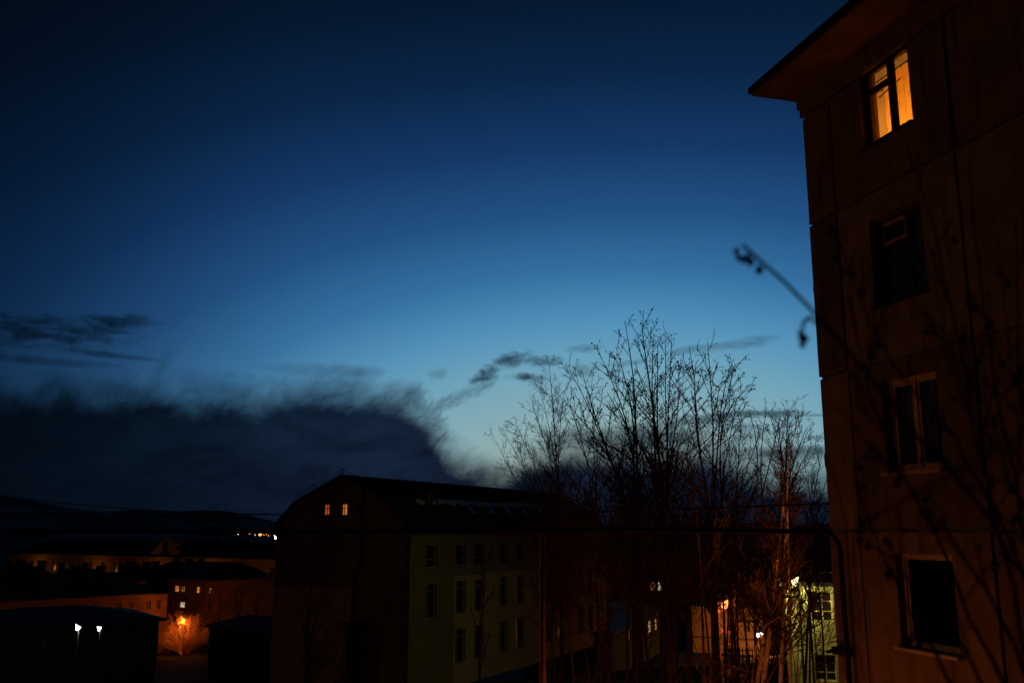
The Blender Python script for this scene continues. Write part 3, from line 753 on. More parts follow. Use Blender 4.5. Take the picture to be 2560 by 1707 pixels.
# orange lit house with snow on its roof
P0 = at(385, 1330, 166); P1 = at(495, 1327, 158); ze = zat(P0, P1, 440, 1329)
wins = []
for (a, b, m_, v) in ((404, 414, 'lit_amber', .5), (418, 428, 'lit_dim', .5), (454, 462, 'lit_amber', .5), (481, 489, 'lit_dim', .5)):
    wins.append((along(P0, P1, a), along(P0, P1, b), zat(P0, P1, 440, 1361), zat(P0, P1, 440, 1346), M[m_], (.5,), (.6,)))
for (a, b, m_) in ((404, 411, None), (418, 430, 'lit_pale'), (454, 462, None), (481, 489, None)):
    wins.append((along(P0, P1, a), along(P0, P1, b), zat(P0, P1, 440, 1397), zat(P0, P1, 440, 1383), M[m_] if m_ else None, (.5,), (.6,)))
block('lit_house', 'orange lit house with snow dusted roof above the glowing bush', (P0.x, P0.y), (P1.x, P1.y), 12, ze, M['orangewall'], M['snowroof'], wins, 2.6, .5, 1.5)
# taller piece behind it
P0 = at(326, 1312, 176); P1 = at(402, 1316, 172)
block('roof_stair_house', 'plain dark gabled house wedged behind the orange lit house', (P0.x, P0.y), (P1.x, P1.y), 9, zat(P0, P1, 360, 1312), M['brick'], M['roofdark'], [], 1.6, .3, 3.0, chim=[(1.0, .4, 1.0, 1.0), (4.0, .9, .9, .8)])
# long low wall in front
P0 = at(-30, 1377, 132); P1 = at(386, 1361, 150); ze = zat(P0, P1, 300, 1365)
wins = [(along(P0, P1, a), along(P0, P1, b), zat(P0, P1, 320, 1401), zat(P0, P1, 320, 1380), None, (.5,), (.65,)) for a, b in ((160, 168), (190, 198), (222, 230), (274, 286), (303, 314), (343, 353), (366, 376))]
wins += [(a, b, c - 3.6, d - 3.4, m_, v, h) for a, b, c, d, m_, v, h in wins]
block('low_building', 'long low orange building with patchy snow roof and small chimneys at left', (P0.x, P0.y), (P1.x, P1.y), 13, ze, M['orangewall'], M['snowroof'], wins, 3.1, .5, 5,
      chim=[(along(P0, P1, 167), .45, .9, 1.0), (along(P0, P1, 262), .5, .7, 1.4), (along(P0, P1, 330), .3, .8, 1.2), (along(P0, P1, 40), .9, .8, .9)])
# dark jumble of roofs between the long buildings
for k, (xa, ya, xb, yb, Yd, lab, rs) in enumerate(((-20, 1300, 92, 1302, 205, 'dark broad roofed shed at the far left below the ochre wall', 2.6), (96, 1306, 235, 1308, 196, 'dark low roofed row between the two long left buildings', 3.0),
                                       (240, 1304, 330, 1306, 192, 'dark roofed row with flat chimneys beside the gabled house', 2.4), (395, 1300, 468, 1302, 178, 'dark roof ridge just behind the snow dusted roof', 1.6))):
    P0 = at(xa, ya, Yd); P1 = at(xb, yb, Yd - 3)
    block('dark_roofed_house', lab, (P0.x, P0.y), (P1.x, P1.y), 6, P0.z - rs, M['greywall'], M['roofdark'], [], rs, .3, 3.0, chim=[((P1.x - P0.x) * f_, .9, .9 + .5 * ((k + i) % 2), 1.0 + .8 * (i % 2)) for i, f_ in enumerate((.15, .36, .55, .8))])
# nearest dark shed with hipped roof
P0 = at(-90, 1425, 88); P1 = at(366, 1419, 98); ze = zat(P0, P1, 300, 1425)
block('dark_shed', 'wide dark hip roofed building behind the twin white lamps at lower left', (P0.x, P0.y), (P1.x, P1.y), 13, ze, M['darkwall'], M['snowroof2'] if 'snowroof2' in M else M['roofdark'],
      [(along(P0, P1, a), along(P0, P1, a + 14), ze - 3.1, ze - 1.3, None) for a in (60, 110, 190, 250, 310)], 1.25, .6, 6)
# low shed with snowy roof, right of the glowing bush
P0 = at(482, 1442, 112); P1 = at(660, 1440, 104)
block('snowy_shed', 'low shed with thin snow on its roof left of the gable wall', (P0.x, P0.y), (P1.x, P1.y), 9, zat(P0, P1, 560, 1444), M['darkwall'], M['snowroof'], [(3, 4.2, -6.4, -5.2, None), (9, 10.2, -6.4, -5.2, None)], 1.0, .4, 1.0)

# right of the middle: yellow lit house
P0 = at(1799, 1345, 55); P1 = P0 + Vector((.963, -.27, 0)) * 10.5
ze = at(1850, 1339, 55).z
ww = [(along(P0, P1, 1858), along(P0, P1, 1906), at(1880, 1424, 55).z, at(1880, 1356, 55).z, None, (.52,), (.33, .67)), (along(P0, P1, 1940), along(P0, P1, 1990), at(1880, 1424, 55).z, at(1880, 1356, 55).z, None, (.52,), (.33, .67)),
      (along(P0, P1, 1858), along(P0, P1, 1906), at(1880, 1560, 55).z, at(1880, 1500, 55).z, None, (.52,), (.33, .67))]
rr, EE, LL, zz = block('yellow_house', 'yellow rendered house lit by a lamp beside its large window', (P0.x, P0.y), (P1.x, P1.y), 11, ze, M['yellowwall'], M['roofdark'], ww, 3.2, .55, 3.0, fm=M['cream_frame'])
sb = MB(); sb.box(0.5, LL, .4, 1.3, EE + .42, EE + .62); sb.build('snow_strip', M['snow'], rr)
tr = MB(); a_, b_ = ww[0][0], ww[0][1]; c_, d_ = ww[0][2] - zz, ww[0][3] - zz
tr.box(a_ - .28, b_ + .28, -.05, -.004, d_ + .02, d_ + .3); tr.box(b_ + .03, b_ + .28, -.05, -.004, c_, d_ + .018); tr.build('window_surround', M['cream'], rr)
# orange lit house behind the trees
P0 = at(1592, 1492, 122); P1 = at(1752, 1488, 118)
ze = zat(P0, P1, 1690, 1392)
ww = []
for (a, b, c, d, m_) in ((1625, 1636, 1409, 1386, 'lit_orange'), (1700, 1716, 1450, 1425, None), (1738, 1746, 1452, 1432, 'lit_pale'), (1662, 1672, 1448, 1428, None), (1604, 1612, 1445, 1428, None), (1680, 1690, 1495, 1478, 'lit_amber'), (1640, 1648, 1495, 1478, 'lit_dim'), (1610, 1617, 1408, 1390, None), (1676, 1686, 1408, 1388, None), (1722, 1732, 1408, 1388, None)):
    ww.append((along(P0, P1, a), along(P0, P1, b), zat(P0, P1, 1690, c), zat(P0, P1, 1690, d), M[m_] if m_ else None, (.5,), (.7,)))
rr, EE, LL, zz = block('courtyard_house', 'pink orange lit house glimpsed through the trees with a balcony', (P0.x, P0.y), (P1.x, P1.y), 10, ze, M['tan'], M['roofdark'], ww, 1.8, .4, 2.5)
bb = MB(); s0 = along(P0, P1, 1692); zb_ = zat(P0, P1, 1690, 1424) - zz
bb.box(s0, s0 + 2.6, -.9, -.003, zb_ - .12, zb_)
for k in range(14): bb.box(s0 + k * .2, s0 + k * .2 + .04, -.9, -.86, zb_, zb_ + 1.0)
bb.box(s0, s0 + 2.64, -.92, -.84, zb_ + 1.0, zb_ + 1.06); bb.build('balcony', M['fence'], rr)
fl = MB(); fl.box(-.0, LL, -.10, -.003, zat(P0, P1, 1690, 1464) - zz - .25, zat(P0, P1, 1690, 1464) - zz); fl.build('ledge', M['olive'], rr)
# low building with a row of lit slit windows
P0 = at(1405, 1490, 96); P1 = at(1515, 1450, 124)
ww = []
for (a, b, m_) in ((1418, 1421, 'lit_pale'), (1440, 1446, 'lit_dim'), (1453, 1459, 'lit_pale'), (1468, 1471, 'lit_pale'), (1485, 1493, 'lit_pale'), (1500, 1507, 'lit_amber')):
    t = along(P0, P1, a); yb = 1482 + (1451 - 1482) * (a - 1418) / 87; 
    ww.append((t, max(along(P0, P1, b), t + .35), zat(P0, P1, a, yb), zat(P0, P1, a, yb - 31), M[m_], (.5,), (.3, .6)))
block('hall_with_lit_windows', 'low wing with a receding row of pale lit slit windows behind the trees', (P0.x, P0.y), (P1.x, P1.y), 9, P1.z + 2.6, M['darkwall'], M['roofdark'], ww, 1.2, .3, 2)
# far dark blocks seen through the trees
P0 = at(1395, 1272, 232); P1 = at(1880, 1276, 226); ze = zat(P0, P1, 1600, 1277)
lit = {1458: 'lit_dim', 1487: 'lit_orange', 1579: 'lit_amber', 1659: 'lit_pale', 1668: 'lit_pale', 1738: 'lit_dim'}
cols_ = list(range(1410, 1870, 22)); ww = []
for cxx in sorted(set([c for c in cols_ if all(abs(c - k) > 12 for k in lit)]) | set(lit)):
    for row in range(3):
        m_ = M[lit[cxx]] if (cxx in lit and row == 0) else None
        s0 = along(P0, P1, cxx); ww.append((s0, s0 + 1.15, ze - 4.0 - row * 3.1, ze - 2.4 - row * 3.1, m_, (.5,), ()))
block('far_long_block', 'long far block with a few tiny lit windows behind the bare trees', (P0.x, P0.y), (P1.x, P1.y), 12, ze, M['ochre'], M['roofdark'], ww, 2.6, .5, 4, chim=[(10, .8, 1.2, 1.4), (24, .8, 1.2, 1.4), (38, .8, 1.2, 1.4)])
P0 = at(1478, 1312, 162); P1 = at(1600, 1316, 156); ze = zat(P0, P1, 1540, 1314)
ww = [(along(P0, P1, a), along(P0, P1, a) + 1.1, ze - 3.0, ze - 1.6, m_, (.5,), ()) for a, m_ in ((1490, M['lit_amber']), (1508, M['lit_pale']), (1530, None), (1552, None), (1574, None))]
block('small_far_house', 'small dark house with two lit windows side by side beyond the trunks', (P0.x, P0.y), (P1.x, P1.y), 9, ze, M['greywall'], M['roofdark'], ww, 2.0, .4, 2)
P0 = at(1615, 1322, 150); P1 = at(1800, 1326, 140); ze = zat(P0, P1, 1700, 1324)
block('dark_far_house', 'unlit broad roofed house standing behind the orange courtyard house', (P0.x, P0.y), (P1.x, P1.y), 11, ze, M['greywall'], M['roofdark'], [(along(P0, P1, a), along(P0, P1, a) + 1.2, ze - 3.2, ze - 1.6, None) for a in (1640, 1670, 1700, 1730, 1760)], 2.4, .4, 3)
# fence in front of the courtyard house
fr = root('yard_fence', (*at(1640, 1500, 92).xy, gz(*at(1640, 1500, 92).xy)), .03, 'dark picket fence below the orange courtyard house', 'fence')
pk = MB()
rl = MB(); rl.box(0, 11, -.03, .03, .5, .58); rl.box(0, 11, -.03, .03, 1.4, 1.48); rl.build('rail', M['fence'], fr)
me0 = MB(); me0.box(-.05, .05, -.05, -.032, 0, 1.7); k0 = me0.build('picket', M['fence'], fr)
for k in range(1, 37):
    o = k0.copy(); col.objects.link(o); o.parent = fr; o.location = (k * .3, 0, 0)

# ------------------------------------------------------------------ street lamps
def lamp(px, py, Y, kind, watts, label, hw=.28, arm=(0, 0), group=None, spot=None, lean=(-.6, .9)):
    if spot is not None and arm == (0, 0): arm = (-.8, -.1)
    p = at(px, py, Y) if spot is None else Vector(spot); base = gz(p.x - arm[0], p.y - arm[1])
    r = root('street_lamp', (p.x - arm[0], p.y - arm[1], base), 0, label, 'street lamp', group)
    q = MB(); ax, ay = arm; h = p.z - base
    th = .07 if Y < 200 else .12
    if arm == (0, 0): q.tube([(0, .1, -.3), (0, .1, h + .1)], [th, th * .7], 8)
    else: q.tube([(0, 0, -.3), (0, 0, h - .3), (ax * .35, ay * .35, h + .06), (ax * .85, ay * .85, h + .12)], [th, th * .7, th * .5, th * .4], 8)
    q.build('pole', M['polem'], r)
    # glare streak put into the shape: glass drawn out along lean, hood over it
    lx, lz = lean[0] * hw, lean[1] * hw; n = 10
    hd = MB(); hd.tube([(ax + lx * 1.7, ay + .04, h + lz * 1.7 + hw * .2), (ax + lx * .8, ay + hw * .35, h + lz * .8 + hw * .3), (ax + lx * .1, ay + hw * .55, h + hw * .45)], [hw * .12, hw * .55, hw * .7], n); hd.build('lamp_head', M['polem'], r)
    bl = MB(); bl.tube([(ax + lx * 1.9, ay, h + lz * 1.9), (ax + lx * 1.0, ay, h + lz * 1.0), (ax + lx * .3, ay, h + lz * .3), (ax, ay, h - hw * .1), (ax - lx * .25, ay, h - lz * .3), (ax - lx * .5, ay, h - lz * .55)], [hw * .06, hw * .3, hw * .62, hw * .74, hw * .62, hw * .2], n)
    m_, c = {'sod': (M['bulb_sod'], SOD), 'white': (M['bulb_white'], (1, .85, .7)), 'yel': (M['bulb_yel'], (1, .88, .28)), 'far': (M['bulb_far'], SOD), 'mixed': (M['bulb_white'], (1, .30, .05)), 'red': (M['bulb_red'], (1, .21, .022))}[kind]
    b = bl.build('lamp_glass_streak', m_, r, True)
    if watts: light((arm[0], arm[1] - hw * .3, h - hw * .95), c, watts, .2, r)
    return r
lamp(180, 1442, 78, 'white', 14, 'left one of the two white street lamps before the dark shed', .28, lean=(-.4, .55))
lamp(229, 1443, 84, 'white', 8, 'right one of the two white street lamps before the dark shed', .26, (.0, .0), lean=(-.45, .3))
lamp(421, 1424, 144.8, 'red', 1050, 'orange street lamp shining through the round bush', .34, (0, -.7))
yl = lamp(1823, 1338, 54.0, 'yel', 420, 'bright yellowish lamp in front of the yellow house', .30, (.0, .9), lean=(.5, .6))
sl = bpy.data.lights.new('side_wall_fill_spot', 'SPOT'); sl.color = (1, .88, .28); sl.energy = 215; sl.spot_size = R(75); sl.spot_blend = .6; sl.shadow_soft_size = .2  # extra spot added to light the mansard building's side wall
so_ = bpy.data.objects.new('side_wall_fill_spot', sl); col.objects.link(so_); so_.location = at(1823, 1338, 54) + Vector((-.45, 0, 0)); so_.rotation_euler = (Vector((-1, 74, -1)) - so_.location).to_track_quat('-Z', 'Y').to_euler()
lamp(1801, 1348, 58, 'sod', 0, 'small orange lamp left of the bright yellowish lamp', .13, lean=(.8, .9))
lamp(1742, 1457, 110, 'mixed', 1900, 'white lamp low in front of the orange courtyard house', .42, (.5, 0), lean=(.8, .25))
lamp(1664, 1389, 33, 'red', 260, 'orange lamp behind twigs right of the multi stemmed trees', .16, (.4, .1), lean=(1.0, 1.0))
lamp(0, 0, 0, 'sod', 760, 'orange street lamp beyond the left end of the overhead pipe', .25, (.8, 0), spot=(-24, 20, 4.6))
lamp(0, 0, 0, 'red', 55, 'short orange yard lamp at the foot of the flats', .16, (0, 0), spot=(2.9, 14.3, 2.5))
lamp(0, 0, 0, 'red', 55, 'added unseen orange lamp below the view, lighting the tree trunks', .16, (0, 0), spot=(4.9, 20.2, 2.6))  # unseen lamp added to light the trunks from the front
lamp(0, 0, 0, 'red', 60, 'added unseen orange lamp below the leaning alder, lighting the stems', .16, (0, 0), spot=(2.2, 23.5, 1.4))  # second unseen lamp added for the stems further left
st = bpy.data.lights.new('birch_fill_spot', 'SPOT'); st.color = (1, .25, .03); st.energy = 480; st.spot_size = R(46); st.spot_blend = .8; st.shadow_soft_size = .1  # extra spot added to brighten the birch trunk
sb_ = bpy.data.objects.new('birch_fill_spot', st); col.objects.link(sb_); sb_.location = (4.6, 19.6, 2.3); sb_.rotation_euler = (Vector((6.0, 22.6, 6.6)) - sb_.location).to_track_quat('-Z', 'Y').to_euler()
# far street lights and the town's lights on the slope
for (x, y, s_) in ((551, 1221, 1.0), (574, 1223, 1.0), (598, 1227, 1.2)):
    lamp(x, y, 620, 'far', 0, {551: 'leftmost', 574: 'middle', 598: 'rightmost'}[x] + ' of three far orange street lamps in a row above the ochre building', 1.2 * s_)
lamp(634, 1235, 330, 'white', 0, 'far pale street lamp just left of the gable roof', .55)
for i, (x, y, k, Y, lb) in enumerate(((504, 1221, 'white', 900, 'left of a pair of pinprick white lamps far out on the left'), (509, 1221, 'white', 900, 'right of a pair of pinprick white lamps far out on the left'),
        (561, 1223, 'far', 900, 'pinprick orange lamp between the leftmost and middle far street lamps'), (547, 1227, 'white', 900, 'pinprick white lamp just below the leftmost far street lamp'), (586, 1228, 'white', 900, 'pinprick white lamp between the middle and rightmost far street lamps'))):
    lamp(x, y, Y, k, 0, lb, .5 if k == 'far' else .2, group='tiny far town lights')
for (x, y, w_) in ((606, 1228, 'left'), (612, 1227, 'middle'), (617, 1230, 'right')): lamp(x, y, 800, 'far', 0, w_ + ' one of three faint orange specks just left of the pale lamp by the gable', .42, group='tiny far town lights')
for (X_, w_, lb) in ((-112, 120, 'far left end'), (-93, 90, 'left part'), (-76, 90, 'middle part'), (-62, 90, 'right part')):  # unseen lamps added to light the ochre wall
    lamp(0, 0, 0, 'sod', w_, 'added unseen orange lamp lighting the ' + lb + ' of the long ochre wall', .3, (0, 0), spot=(X_, 182 + (-44 - X_) * .649 - 4.2, -2.2))
lamp(0, 0, 0, 'sod', 130, 'added unseen orange lamp lighting the right end of the long ochre wall', .3, (0, 0), spot=(-50, 177, -5.5))  # one more unseen lamp added for the same wall
lamp(0, 0, 0, 'sod', 70, 'added orange lamp hidden behind the dark shed to light the low building', .3, (0, 0), spot=(-62, 121, -5.2))  # unseen, added to light the low building's wall
lamp(0, 0, 0, 'sod', 90, 'added unseen orange lamp behind the snowy shed for the walls beyond', .3, (0, 0), spot=(-34, 150, -7.5))  # unseen, added to light the walls beyond the shed

# ------------------------------------------------------------------ bare trees
def tubes(paths, rads, sides):
    """paths: list of arrays (k,3) of equal k -> one vertex array and quad array"""
    P = np.stack(paths); Rr = np.stack(rads); n, k, _ = P.shape
    Tn = np.gradient(P, axis=1); Tn /= np.linalg.norm(Tn, axis=2, keepdims=True) + 1e-9
    ref = np.where(np.abs(Tn[:, :1, 2:3]) < .8, np.array([[[0, 0, 1.]]]), np.array([[[1., 0, 0]]]))
    A = np.cross(Tn, np.broadcast_to(ref, Tn.shape)); A /= np.linalg.norm(A, axis=2, keepdims=True) + 1e-9; B = np.cross(Tn, A)
    w = np.arange(sides) * 2 * math.pi / sides
    V = P[:, :, None] + Rr[:, :, None, None] * (A[:, :, None] * np.cos(w)[None, None, :, None] + B[:, :, None] * np.sin(w)[None, None, :, None])
    V = V.reshape(-1, 3)
    i = np.arange(n)[:, None, None] * k * sides; j = np.arange(k - 1)[None, :, None] * sides; s = np.arange(sides)[None, None, :]; s2 = (s + 1) % sides
    F = np.stack([i + j + s, i + j + s2, i + j + sides + s2, i + j + sides + s], axis=-1).reshape(-1, 4)
    return V, F
def resample(pts, k):
    pts = np.asarray(pts, float); d = np.concatenate([[0], np.cumsum(np.linalg.norm(np.diff(pts, axis=0), axis=1))]); t = np.linspace(0, d[-1], k)
    return np.stack([np.interp(t, d, pts[:, i]) for i in range(3)], axis=1), d[-1]
class Tree:
    def __init__(s, seed): s.rng = np.random.default_rng(seed); s.lv = {}; s.seeds = []
    def add(s, lvl, P, Rd): s.lv.setdefault(lvl, []).append((P, Rd))
    def grow(s, P, Rd, lvl, prm):
        """hang children on the path P"""
        rng = s.rng; ln = np.linalg.norm(np.diff(P, axis=0), axis=1).sum(); pr = prm[lvl]
        n = int(pr['dens'] * ln * rng.uniform(.8, 1.2)) + 1; k = len(P)
        for _ in range(n):
            t = pr['t0'] + (1 - pr['t0']) * rng.random() ** pr.get('pw', .9); f = t * (k - 1); i = min(int(f), k - 2); u = f - i
            p = P[i] * (1 - u) + P[i + 1] * u; r = Rd[i] * (1 - u) + Rd[i + 1] * u
            tn = P[i + 1] - P[i]; tn = tn / (np.linalg.norm(tn) + 1e-9)
            rv = rng.normal(size=3); rv -= tn * rv.dot(tn); rv /= np.linalg.norm(rv) + 1e-9
            an = math.radians(rng.normal(pr['ang'], 9)); d = tn * math.cos(an) + rv * math.sin(an)
            L = pr['len'] * ln * (1 - (.88 if lvl == 0 else .62) * t) * rng.uniform(.5, 1.25)
            L = min(max(L, pr['lmin']), pr['lmax'])
            m = pr['k']; seg = L / (m - 1); pts = [p]
            for q in range(m - 1):
                d = d + rng.normal(size=3) * pr['jit'] + np.array([0, 0, pr['up']]) ; d /= np.linalg.norm(d); pts.append(pts[-1] + d * seg)
            r0 = min(r * pr['rr'], pr['rmax']); rr = np.linspace(r0, max(pr['rt'], r0 * .25), m)
            Q = np.array(pts); s.add(lvl, Q, rr)
            if lvl + 1 < len(prm): s.grow(Q, rr, lvl + 1, prm)
            if pr.get('seed', 0) and rng.random() < pr['seed']: s.seeds.append(Q[-1])
            if pr.get('seed', 0) and rng.random() < pr['seed'] * .6: s.seeds.append(Q[m // 2])
    def build(s, name, label, base, bark, bark2, group=None, seedsize=.05, cat='tree'):
        r = root(name, tuple(base), 0, label, cat, group); b = np.array(base)
        for nm, lvls, sd, mt in (('trunk', [-1], 7, bark), ('crown', [0, 1, 2, 3], 3, bark2)):
            Vs, Fs, off = [], [], 0
            for l in lvls:
                by = {}
                for P, Rd in s.lv.get(l, []): by.setdefault(len(P), []).append((P, Rd))
                for kk, lst in by.items():
                    V, Fq = tubes([a - b for a, _ in lst], [c for _, c in lst], 4 if (nm == 'crown' and l == 0) else sd); Vs.append(V); Fs.append(Fq + off); off += len(V)
            if Vs: np_mesh(nm, np.concatenate(Vs), np.concatenate(Fs), mt, r, nm == 'trunk')
        if s.seeds:
            S = np.array(s.seeds) - b; n = len(S); rng = s.rng; sz = seedsize * rng.uniform(.5, 1.25, n)
            if hasattr(s, 'big'): sz[:s.big] *= .28
            T0 = np.array([[0, 0, .4], [1, 0, -.7], [-.5, .87, -.7], [-.5, -.87, -.7], [0, 0, -1.7]]) * .42
            V = (S[:, None] + (T0[None] * sz[:, None, None]) + np.array([0, 0, -.01])).reshape(-1, 3)
            q = np.arange(n)[:, None, None] * 5; Fq = (q + np.array([[0, 1, 2], [0, 2, 3], [0, 3, 1], [4, 2, 1], [4, 3, 2], [4, 1, 3]])[None]).reshape(-1, 3)
            o = np_mesh('seed_clusters', V, Fq, M['seed'], r); o['kind'] = 'stuff'
        return r
def prm(style, sc_=1.0):
    if style == 'alder':
        return [dict(dens=2.6, t0=.36, ang=43, len=.34, lmin=.5, lmax=3.2 * sc_, k=6, jit=.09, up=.06, rr=.55, rmax=.04, rt=.009, seed=.45),
                dict(dens=3.2, t0=.12, ang=40, len=.42, lmin=.2, lmax=1.3, k=5, jit=.13, up=.04, rr=.6, rmax=.017, rt=.0065, seed=.36),
                dict(dens=2.2, t0=.2, ang=42, len=.5, lmin=.08, lmax=.35, k=3, jit=.15, up=.03, rr=.7, rmax=.009, rt=.006, seed=.12)]
    if style == 'birch':
        return [dict(dens=3.2, t0=.2, ang=42, len=.30, lmin=.5, lmax=2.8 * sc_, k=6, jit=.07, up=.05, rr=.42, rmax=.028, rt=.006),
                dict(dens=4.6, t0=.12, ang=32, len=.45, lmin=.25, lmax=1.3, k=5, jit=.10, up=.03, rr=.55, rmax=.012, rt=.0055),
                dict(dens=5.5, t0=.15, ang=34, len=.5, lmin=.12, lmax=.45, k=3, jit=.12, up=.0, rr=.7, rmax=.0065, rt=.005)]
    if style == 'birch_dense':
        return [dict(dens=5.0, t0=.3, ang=40, len=.26, lmin=.5, lmax=2.3 * sc_, k=6, jit=.08, up=.06, rr=.42, rmax=.026, rt=.006),
                dict(dens=5.0, t0=.12, ang=34, len=.5, lmin=.25, lmax=1.1, k=5, jit=.11, up=.04, rr=.55, rmax=.012, rt=.0055),
                dict(dens=5.0, t0=.15, ang=34, len=.5, lmin=.12, lmax=.45, k=3, jit=.12, up=.02, rr=.7, rmax=.0065, rt=.005)]
    if style == 'sparse':
        return [dict(dens=1.0, t0=.3, ang=42, len=.28, lmin=.5, lmax=2.6 * sc_, k=6, jit=.12, up=.04, rr=.45, rmax=.026, rt=.006, seed=.1),
                dict(dens=2.8, t0=.15, ang=40, len=.45, lmin=.2, lmax=1.2, k=5, jit=.14, up=.03, rr=.55, rmax=.014, rt=.006, seed=.08),
                dict(dens=2.2, t0=.2, ang=42, len=.5, lmin=.1, lmax=.4, k=3, jit=.15, up=.0, rr=.6, rmax=.006, rt=.0045)]
    if style == 'far':
        return [dict(dens=1.6, t0=.2, ang=38, len=.34, lmin=.7, lmax=3.6 * sc_, k=5, jit=.09, up=.08, rr=.5, rmax=.05, rt=.02),
                dict(dens=2.2, t0=.15, ang=38, len=.45, lmin=.35, lmax=1.7, k=4, jit=.12, up=.04, rr=.5, rmax=.022, rt=.014),
                dict(dens=2.0, t0=.2, ang=38, len=.5, lmin=.2, lmax=.7, k=3, jit=.12, up=.02, rr=.6, rmax=.014, rt=.010)]
    if style == 'bush':
        return [dict(dens=1.0, t0=.3, ang=38, len=.4, lmin=.4, lmax=1.9 * sc_, k=5, jit=.16, up=.0, rr=.5, rmax=.016, rt=.006),
                dict(dens=1.6, t0=.1, ang=42, len=.5, lmin=.2, lmax=.9, k=4, jit=.18, up=.0, rr=.5, rmax=.009, rt=.005)]
def tree(name, label, Y, stems, style, bark, bark2, seed, rb=.085, scl=1.0, group=None, k=16, cat='tree', depth=.8, seedsize=.06, t0=None):
    """stems: photo points from top to bottom; each runs on down to a shared foot on the ground"""
    T = Tree(seed); rng = T.rng
    low = at(stems[0][-1][0], stems[0][-1][1], Y); foot = Vector((low.x, Y, gz(low.x, Y) - .1))
    pr = prm(style, scl)
    if t0 is not None: pr[0]['t0'] = t0
    for si, st in enumerate(stems):
        yo = rng.uniform(-depth, depth) if si else 0; n = len(st); pts = []
        for i, (x, y) in enumerate(st):
            fr = 1 - i / max(1, n - 1); pts.append(at(x, y, Y + yo * (.3 + .7 * fr)))
        pts = pts[::-1]
        if pts[0].z > foot.z + .3: pts = [foot + Vector((rng.uniform(-.7, .7) * min(si, 1), rng.uniform(-.5, .5), 0))] + pts
        P, L = resample([tuple(p) for p in pts], k)
        P[2:-1] += rng.normal(size=(k - 3, 3)) * .02 * L / 8
        # soften corners of the stem
        for _ in range(2): P[1:-1] = P[1:-1] * .5 + (P[:-2] + P[2:]) * .25
        r0 = rb * .78 * (1 if si == 0 else rng.uniform(.6, .85)); Rd = r0 * (1 - np.linspace(0, 1, k)) ** .85 + .007
        T.add(-1, P, Rd); T.grow(P, Rd, 0, pr)
    return T.build(name, label, foot, bark, bark2, group, seedsize, cat)
c3 = lambda *p: [((1240 + x * .3741) / 1.08844, (800 + y * .3741) / 1.08844) for x, y in p]
GR = 'bare trees in front of the flats'
B, BR = M['bark'], M['barkred']
tree('birch_tree', 'fine twigged birch at the left end of the tree group over the roof end', 36, [c3((355, 285), (372, 500), (400, 700), (395, 900), (425, 1150), (440, 1500)), c3((240, 560), (300, 700), (360, 900), (420, 1200), (440, 1500)), c3((130, 680), (200, 860), (290, 1020), (350, 1200), (440, 1600)), c3((0, 810), (50, 960), (150, 1080), (250, 1220), (400, 1600)), c3((60, 760), (140, 900), (260, 1090), (350, 1280)), c3((290, 450), (330, 640), (390, 850), (410, 1050)), c3((455, 480), (440, 640), (410, 820))], 'birch_dense', BR, BR, 11, .06, 1.0, GR)
tree('alder_tree', 'spreading alder leaning left with seed clusters above the roof end', 29, [c3((570, 325), (620, 520), (690, 720), (740, 860), (830, 1040), (900, 1300), (930, 1700)), c3((490, 330), (560, 420), (640, 620), (700, 780), (780, 980), (880, 1250)), c3((400, 480), (520, 600), (640, 750), (760, 900), (850, 1100), (900, 1300))], 'alder', BR, BR, 12, .08, 1.0, GR)
tree('alder_tree', 'alder with dark upright middle stem and leftmost tall top', 27, [c3((860, 5), (900, 200), (930, 400), (935, 620), (930, 850), (955, 1100), (950, 1400), (960, 1800)), c3((690, 220), (750, 340), (800, 460), (880, 620), (920, 820), (940, 1000)), c3((800, 170), (850, 330), (900, 520), (925, 700))], 'alder', B, BR, 13, .085, 1.0, GR)
tree('alder_tree', 'tallest alder with a slightly crooked dark trunk mid group', 26, [c3((970, 0), (985, 180), (1020, 360), (1055, 560), (1060, 720), (1095, 950), (1120, 1200), (1140, 1500), (1150, 1900)), c3((1055, 95), (1030, 260), (1020, 420), (1050, 600)), c3((1080, 160), (1090, 420), (1075, 650), (1090, 850))], 'alder', B, BR, 14, .10, 1.0, GR)
tree('alder_tree', 'slim alder forking right beside the tallest one', 28, [c3((1175, 115), (1150, 320), (1160, 520), (1140, 700), (1130, 860), (1180, 960), (1120, 1180), (1130, 1600)), c3((1215, 270), (1250, 420), (1215, 620), (1180, 850), (1130, 1000)), c3((1130, 100), (1140, 300), (1130, 500), (1150, 700))], 'alder', B, BR, 15, .07, 1.0, GR)
tree('alder_tree', 'alder with a sharply bent trunk under two upright tops', 25, [c3((1290, 180), (1340, 270), (1350, 450), (1320, 620), (1320, 800), (1390, 950), (1420, 1180), (1435, 1500), (1445, 1900)), c3((1415, 145), (1420, 320), (1445, 480), (1450, 700), (1455, 880), (1440, 1100), (1430, 1300))], 'alder', B, BR, 16, .085, 1.0, GR)
tree('alder_tree', 'alder arching right with catkins hanging at its tips', 27, [c3((1590, 255), (1530, 320), (1510, 480), (1480, 680), (1490, 900), (1460, 1200), (1455, 1700)), c3((1600, 290), (1570, 430), (1520, 620), (1480, 800)), c3((1700, 435), (1610, 470), (1540, 560), (1480, 700)), c3((1610, 510), (1600, 650), (1560, 820), (1500, 1000))], 'alder', B, BR, 17, .065, .9, GR)
